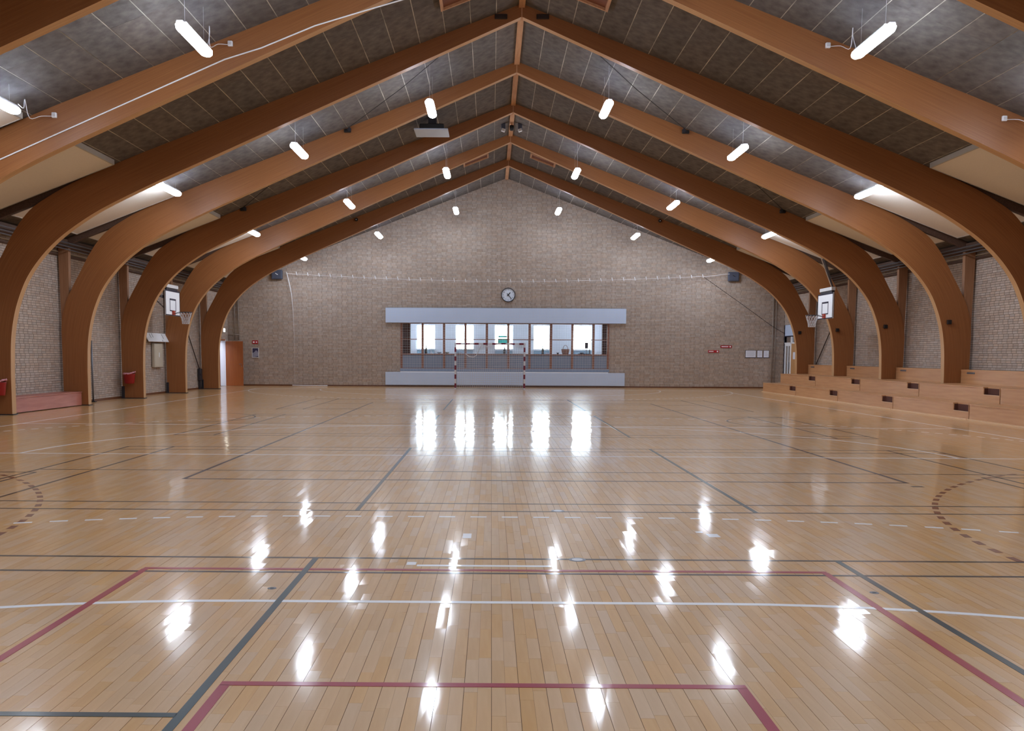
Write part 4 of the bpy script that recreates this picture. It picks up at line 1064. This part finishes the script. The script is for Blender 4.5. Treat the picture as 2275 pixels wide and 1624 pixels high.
# side baskets
def basket(sgn, xb, arm, label):
    """board faces the hall; sgn -1 stands by the left wall"""
    f = -sgn                                              # direction the board faces along x
    y0, y1, z0, z1 = 32.25, 33.75, 2.92, 3.84; ym = 33.0
    r = thing('basketball_hoop', (xb, ym, 2.6), label, 'basketball hoop', 'side basketball hoops')
    def bx(a, b2, ya, yb, za, zb, nm, mt_, parent=r): return MB().bbox(min(xb + f * a, xb + f * b2), max(xb + f * a, xb + f * b2), ya, yb, za, zb, 0.003).build(nm, mt_, parent)
    bd = bx(-0.03, 0.0, y0, y1, z0, z1, 'backboard', 'white')
    for (ya, yb, za, zb) in ((y0, y0 + 0.045, z0, z1), (y1 - 0.045, y1, z0, z1), (y0, y1, z0, z0 + 0.04), (y0, y1, z1 - 0.05, z1)):
        bx(0.0, 0.004, ya, yb, za, zb, 'border_line', 'navy', bd)
    for (ya, yb, za, zb) in ((ym - 0.32, ym - 0.27, 3.08, 3.54), (ym + 0.27, ym + 0.32, 3.08, 3.54), (ym - 0.32, ym + 0.32, 3.08, 3.12), (ym - 0.32, ym + 0.32, 3.48, 3.54)):
        bx(0.0, 0.004, ya, yb, za, zb, 'target_line', 'navy', bd)
    bx(-0.07, -0.03, y0 + 0.05, y1 - 0.05, z0 + 0.03, z1 - 0.03, 'back_frame', 'navy')
    bx(-0.12, 0.02, ym - 0.62, ym + 0.55, z1 + 0.08, z1 + 0.20, 'top_tray', 'offwhite')
    bx(-0.10, 0.0, ym - 0.6, ym + 0.53, z1, z1 + 0.08, 'top_hinge', 'dark_metal')
    bx(0.0, 0.06, ym - 0.1, ym + 0.1, 2.95, 3.10, 'rim_bracket', 'orange')
    rc = (xb + f * 0.46, ym, 3.05)
    MB().tube([(rc[0] + 0.225 * math.cos(a), rc[1] + 0.225 * math.sin(a), rc[2]) for a in [2 * PI * i / 28 for i in range(28)]], 0.011, 8, closed=True).build('rim', 'dark_metal', r, True)
    for s2 in (-1, 1): MB().tube([(xb + f * 0.05, ym + s2 * 0.08, 3.0), (xb + f * 0.28, ym + s2 * 0.14, 3.05)], 0.010, 6).build('rim_stay', 'dark_metal', r)
    m = MB(); prof = ((0.222, 3.04), (0.19, 2.93), (0.155, 2.82), (0.13, 2.72), (0.125, 2.63))
    for i in range(12):
        for d in (-1, 1):
            m.tube([(rc[0] + q[0] * math.cos((i + d * 0.5 * k) * PI / 6), rc[1] + q[0] * math.sin((i + d * 0.5 * k) * PI / 6), q[1]) for k, q in enumerate(prof)], 0.0065, 4, cap=False)
    for q in prof[2:]:
        m.tube([(rc[0] + q[0] * math.cos(a), rc[1] + q[0] * math.sin(a), q[1]) for a in [2 * PI * i / 14 for i in range(14)]], 0.0055, 4, closed=True)
    m.build('net', 'net', r)
    for (pts, rad, mt_) in arm: MB().tube(pts, rad, 8).build('support_arm', mt_, r)
ya = ARCHES[2] + 0.113
basket(1, 12.15, [([(XC + 10.62, ya + 0.02, 4.90), (12.22, 32.55, 4.02), (12.24, 32.75, 3.5)], 0.045, 'slate'), ([(XC + 10.5, ya + 0.02, 4.97), (12.16, 32.45, 4.02)], 0.018, 'offwhite')], 'basketball hoop with white board hung from a steel arm over the bleachers')
basket(-1, -11.66, [([(XC - 12.1, ya + 0.01, 3.53), (-11.78, 32.2, 3.58), (-11.76, 33.0, 3.58)], 0.05, 'dark_metal'), ([(XC - 12.18, ya + 0.01, 3.35), (-11.78, 32.4, 3.2)], 0.02, 'dark_metal')], 'basketball hoop with white board on a swing arm opposite the bleachers')

# floor sockets
for (x, y, lab) in ((0.68, 8.95, 'round grey floor socket cover beside the white dashes'), (0.67, 6.79, 'round grey floor socket cover beside the penalty line')):
    r = thing('socket_cover', (x, y, 0), lab, 'floor cover', 'floor socket covers')
    MB().lathe([(0.066, 0.0003), (0.066, 0.0014), (0.05, 0.0018)], (x, y, 0), seg=28).build('ring', 'grey_metal', r)
    MB().lathe([(0.042, 0.0018), (0.042, 0.0022)], (x, y, 0), seg=24).build('lid', 'offwhite', r)
for (x, y, lab) in ((-1.46, 5.89, 'small dark floor eyelet beside the green line, bench side'), (2.56, 5.88, 'small dark floor eyelet between the red and green lines, bleacher side')):
    r = thing('floor_eyelet', (x, y, 0), lab, 'floor eyelet', 'floor eyelets')
    MB().lathe([(0.03, 0.0003), (0.03, 0.0016)], (x, y, 0), seg=18).build('plate', 'grey_metal', r)
    MB().lathe([(0.014, 0.0016), (0.014, 0.0022)], (x, y, 0), seg=14).build('hole', 'black', r)


# ================================================================== BLEACHERS
TX = (11.90, 12.65, 13.30, 14.10); TZ = (0.40, 0.80, 1.20)
ends = [ARCH0 - 0.02] + [ARCH0 - i * BAY for i in range(1, 9)]
for t in range(3):
    for i in range(8):
        y1, y0 = ARCH0 - i * BAY - 0.02, ARCH0 - (i + 1) * BAY + 0.02
        x0, x1, z1 = TX[t], TX[t + 1] - 0.016, TZ[t]
        if t == 2: y1 -= 0.11; y0 += 0.10; x0 = 13.80; zb = TZ[t - 1] if t else 0.0
        r = thing('bleacher_box', ((x0 + x1) / 2, (y0 + y1) / 2, 0), 'plywood bleacher box on the %s tier, %s bay from the gable wall' % (('lowest', 'middle', 'top')[t], ORD[i + 1]), 'bleacher', 'plywood bleachers')
        ny1 = y1 - 3.58 if t < 2 else None                # notch for the feet near the joint
        ny0 = ny1 - 0.74 if ny1 else None
        ny0, ny1 = (y0 + 0.02, y0 + 0.74) if t < 2 else (None, None)
        if t < 2:
            m = MB().box(x0, x0 + 0.02, y0, ny0, 0.0, z1 - 0.03); m.box(x0, x0 + 0.02, ny1, y1, 0.0, z1 - 0.03); m.box(x0, x0 + 0.02, ny0, ny1, 0.0, z1 - 0.19)
            m.build('front_board', 'ply', r)
            m = MB().box(x0 - 0.012, x1, ny1, y1, z1 - 0.03, z1); m.box(x0 + 0.11, x1, y0, ny1, z1 - 0.03, z1); m.box(x0 - 0.012, x0 + 0.11, y0, ny0, z1 - 0.03, z1)
            m.build('seat_board', 'ply', r)
            MB().box(x0 + 0.10, x0 + 0.12, ny0, ny1, z1 - 0.22, z1 - 0.031).build('notch_back', 'notch_shade', r)
            MB().box(x0 + 0.02, x0 + 0.10, ny0, ny1, z1 - 0.22, z1 - 0.20).build('notch_floor', 'notch_shade', r)
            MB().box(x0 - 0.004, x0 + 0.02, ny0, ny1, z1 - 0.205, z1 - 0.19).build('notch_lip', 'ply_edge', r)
            for yy in (ny0, ny1): MB().box(x0 + 0.02, x0 + 0.10, yy - 0.006, yy + 0.006, z1 - 0.20, z1 - 0.031).build('notch_side', 'notch_shade', r)
            for yy in (y0, y1 - 0.02): MB().box(x0 + 0.12, x1 - 0.01, yy, yy + 0.02, 0.0, z1 - 0.031).build('side_board', 'ply', r)
            if t == 0: MB().box(x0 - 0.06, x0 - 0.002, y0, y1, 0.0, 0.03).build('kick_strip', 'ply_edge', r)
        else:
            MB().box(x0, x0 + 0.02, y0, y1, zb - 0.1, z1 - 0.03).build('front_board', 'ply', r)
            MB().box(x0 - 0.010, x1, y0, y1, z1 - 0.03, z1).build('seat_board', 'ply', r)
            MB().box(13.29, x0, y0, y1, zb - 0.03, zb).build('foot_board', 'ply', r)
            for yy in (y0, y1 - 0.02): MB().box(x0 + 0.02, x1 - 0.01, yy, yy + 0.02, 0.0, z1 - 0.031).build('side_board', 'ply', r)
            for yy in (y0 + 0.30, y1 - 0.75): MB().box(x0 - 0.006, x0, yy, yy + 0.42, z1 - 0.12, z1 - 0.07).build('vent_plate', 'grey_metal', r)
# small black boxes on the arch legs above the bleachers
for k in range(8):
    x = XC + 12.69; y = ARCHES[k] - 0.112
    r = thing('leg_box', (x, y, 2.52), 'small black square box on the %s arch leg above the bleachers' % ORD[k], 'black box', 'black boxes on the arch legs')
    MB().bbox(x - 0.065, x + 0.065, y - 0.06, y - 0.001, 2.515, 2.645, 0.01).build('case', 'brown_black', r)
    MB().bbox(x - 0.05, x + 0.05, y - 0.066, y - 0.06, 2.53, 2.63, 0.004).build('grille', 'black', r)


# ================================================================== LEFT WALL
r = thing('box_bench', (-12.45, 24.5, 0), 'low reddish plywood box bench between two arch legs at the wall opposite the bleachers', 'bench')
by0, by1 = 22.50, 26.46
MB().box(-12.14, -12.12, by0, by1, 0.02, 0.385).build('front_board', 'pink_ply', r)
MB().bbox(XL + 0.03, -12.10, by0, by1, 0.385, 0.412, 0.004).build('seat_board', 'pink_ply', r)
for yy in (by0, by1 - 0.02): MB().box(XL + 0.03, -12.14, yy, yy + 0.02, 0.0, 0.385).build('side_board', 'pink_ply', r)
for (k, x, lab) in ((2, -12.34, 'third'), (4, -12.16, 'fifth')):
    y = ARCHES[k] - 0.113; zb = 0.52 if k == 2 else 0.50
    r = thing('waste_bin', (x, y, zb), 'red waste bin with pink bag hung on the %s arch leg' % lab, 'waste bin', 'red bins on the arch legs')
    yc_ = y - 0.195
    MB().lathe([(0.15, 0.0), (0.16, 0.015), (0.20, 0.32), (0.205, 0.33), (0.19, 0.325), (0.15, 0.03)], (x, yc_, zb), seg=24, sy=0.85).build('bucket', 'red', r, True)
    m = MB(); prof = [(0.203, 0.315), (0.214, 0.33), (0.205, 0.35), (0.17, 0.36), (0.09, 0.34)]
    m.lathe(prof, (x, yc_, zb), seg=26, sy=0.88)
    m.v = [(v[0] + 0.012 * math.sin(i * 2.3), v[1] + 0.012 * math.cos(i * 1.7), v[2] + 0.014 * math.sin(i * 3.1) + 0.05 * max(0, (v[0] - x) / 0.18) ** 2) for i, v in enumerate(m.v)]
    m.build('bag', 'pinkbag', r, True)
    MB().box(x - 0.05, x + 0.05, y - 0.02, y, zb + 0.22, zb + 0.34).build('hanger', 'dark_metal', r)
# tilted white board and beige cabinet
r = thing('tilted_board', (XL + 0.1, 33.95, 1.98), 'tilted white board with dark scuffs on the brick wall above the beige cabinet', 'board')
MB().prism([(XL + 0.03, 2.31), (XL + 0.06, 2.31), (XL + 0.22, 1.99), (XL + 0.20, 1.98), (XL + 0.03, 2.27)], 'y', 32.94, 34.98).build('board', 'white', r)
for (y, z0, z1) in ((33.32, 2.12, 2.28), (33.55, 2.14, 2.30), (34.55, 2.10, 2.28), (34.35, 2.0, 2.06)):
    q = lambda z: XL + 0.06 + (2.31 - z) * 0.5 + 0.003
    MB().quad((q(z0), y - 0.02, z0), (q(z0), y + 0.02, z0), (q(z1), y + 0.02, z1), (q(z1), y - 0.02, z1)).build('scuff', 'navy', r)
for yy in (33.3, 34.6): MB().box(XL + 0.022, XL + 0.05, yy, yy + 0.06, 1.98, 2.2).build('bracket', 'dark_metal', r)
r = thing('service_cabinet', (XL + 0.07, 34.1, 1.02), 'flat beige service cabinet on the brick wall under the tilted white board', 'cabinet')
MB().bbox(XL + 0.022, XL + 0.13, 33.68, 34.54, 1.02, 1.92, 0.01).build('body', 'beige', r)
MB().bbox(XL + 0.13, XL + 0.14, 33.71, 34.51, 1.05, 1.89, 0.004).build('door', 'beige', r)
MB().bbox(XL + 0.14, XL + 0.16, 34.08, 34.12, 1.40, 1.58, 0.004).build('handle', 'white', r)
# standing pole, slanted straps with winches
r = thing('standing_pole', (-12.66, 28.45, 0), 'thin grey pole standing against the brick wall beside the fourth arch', 'pole')
MB().tube([(-12.66, 28.45, 0.03), (-12.68, 28.47, 1.95)], 0.028, 10).build('pole', 'grey_metal', r, True)
MB().bbox(-12.72, -12.58, 28.38, 28.52, 0.0, 0.03, 0.006).build('foot', 'dark_metal', r)
for (xw, s, p0, p1, lab) in ((XL, 1, (37.66, 2.38), (39.02, 0.86), 'slanted strap with dark winch on the brick wall opposite the bleachers'), (XR, -1, (37.65, 2.53), (39.02, 1.22), 'slanted strap on the brick wall above the top bleacher')):
    r = thing('slanted_strap', (xw + s * 0.05, p0[0], p1[1]), lab, 'strap', 'slanted straps')
    MB().tube([(xw + s * 0.055, p0[0], p0[1]), (xw + s * 0.07, p1[0], p1[1])], 0.022, 6).build('strap', 'brown_black', r)
    MB().box(min(xw + s * 0.022, xw + s * 0.07), max(xw + s * 0.022, xw + s * 0.07), p0[0] - 0.03, p0[0] + 0.03, p0[1] - 0.03, p0[1] + 0.06).build('anchor', 'dark_metal', r)
    if s > 0:
        MB().bbox(xw + 0.024, xw + 0.16, 38.92, 39.14, 0.38, 0.90, 0.02).build('winch', 'dark_metal', r)
        MB().lathe([(0.07, 0.0), (0.07, 0.1)], (xw + 0.10, 38.90, 0.62), 'y', 14).build('drum', 'dark_metal', r)
        MB().box(xw + 0.03, xw + 0.10, 39.0, 39.1, 0.0, 0.38).build('bracket', 'dark_metal', r)
# dark connector boxes near the apex of the fifth arch
for sgn in (-1, 1):
    x = XC + sgn * 0.5; y = ARCHES[4] - 0.113
    r = thing('connector_box', (x, y, 9.6), 'dark flat connector box on the fifth arch beside its apex, %s' % {-1: 'bench side', 1: 'bleacher side'}[sgn], 'connector', 'connector boxes on the fifth arch')
    MB().bbox(x - 0.15, x + 0.15, y - 0.03, y, 9.58, 9.70, 0.01).build('case', 'brown_black', r)
    MB().bbox(x - 0.12, x + 0.12, y - 0.036, y - 0.03, 9.60, 9.68, 0.004).build('lid', 'brown_black', r)
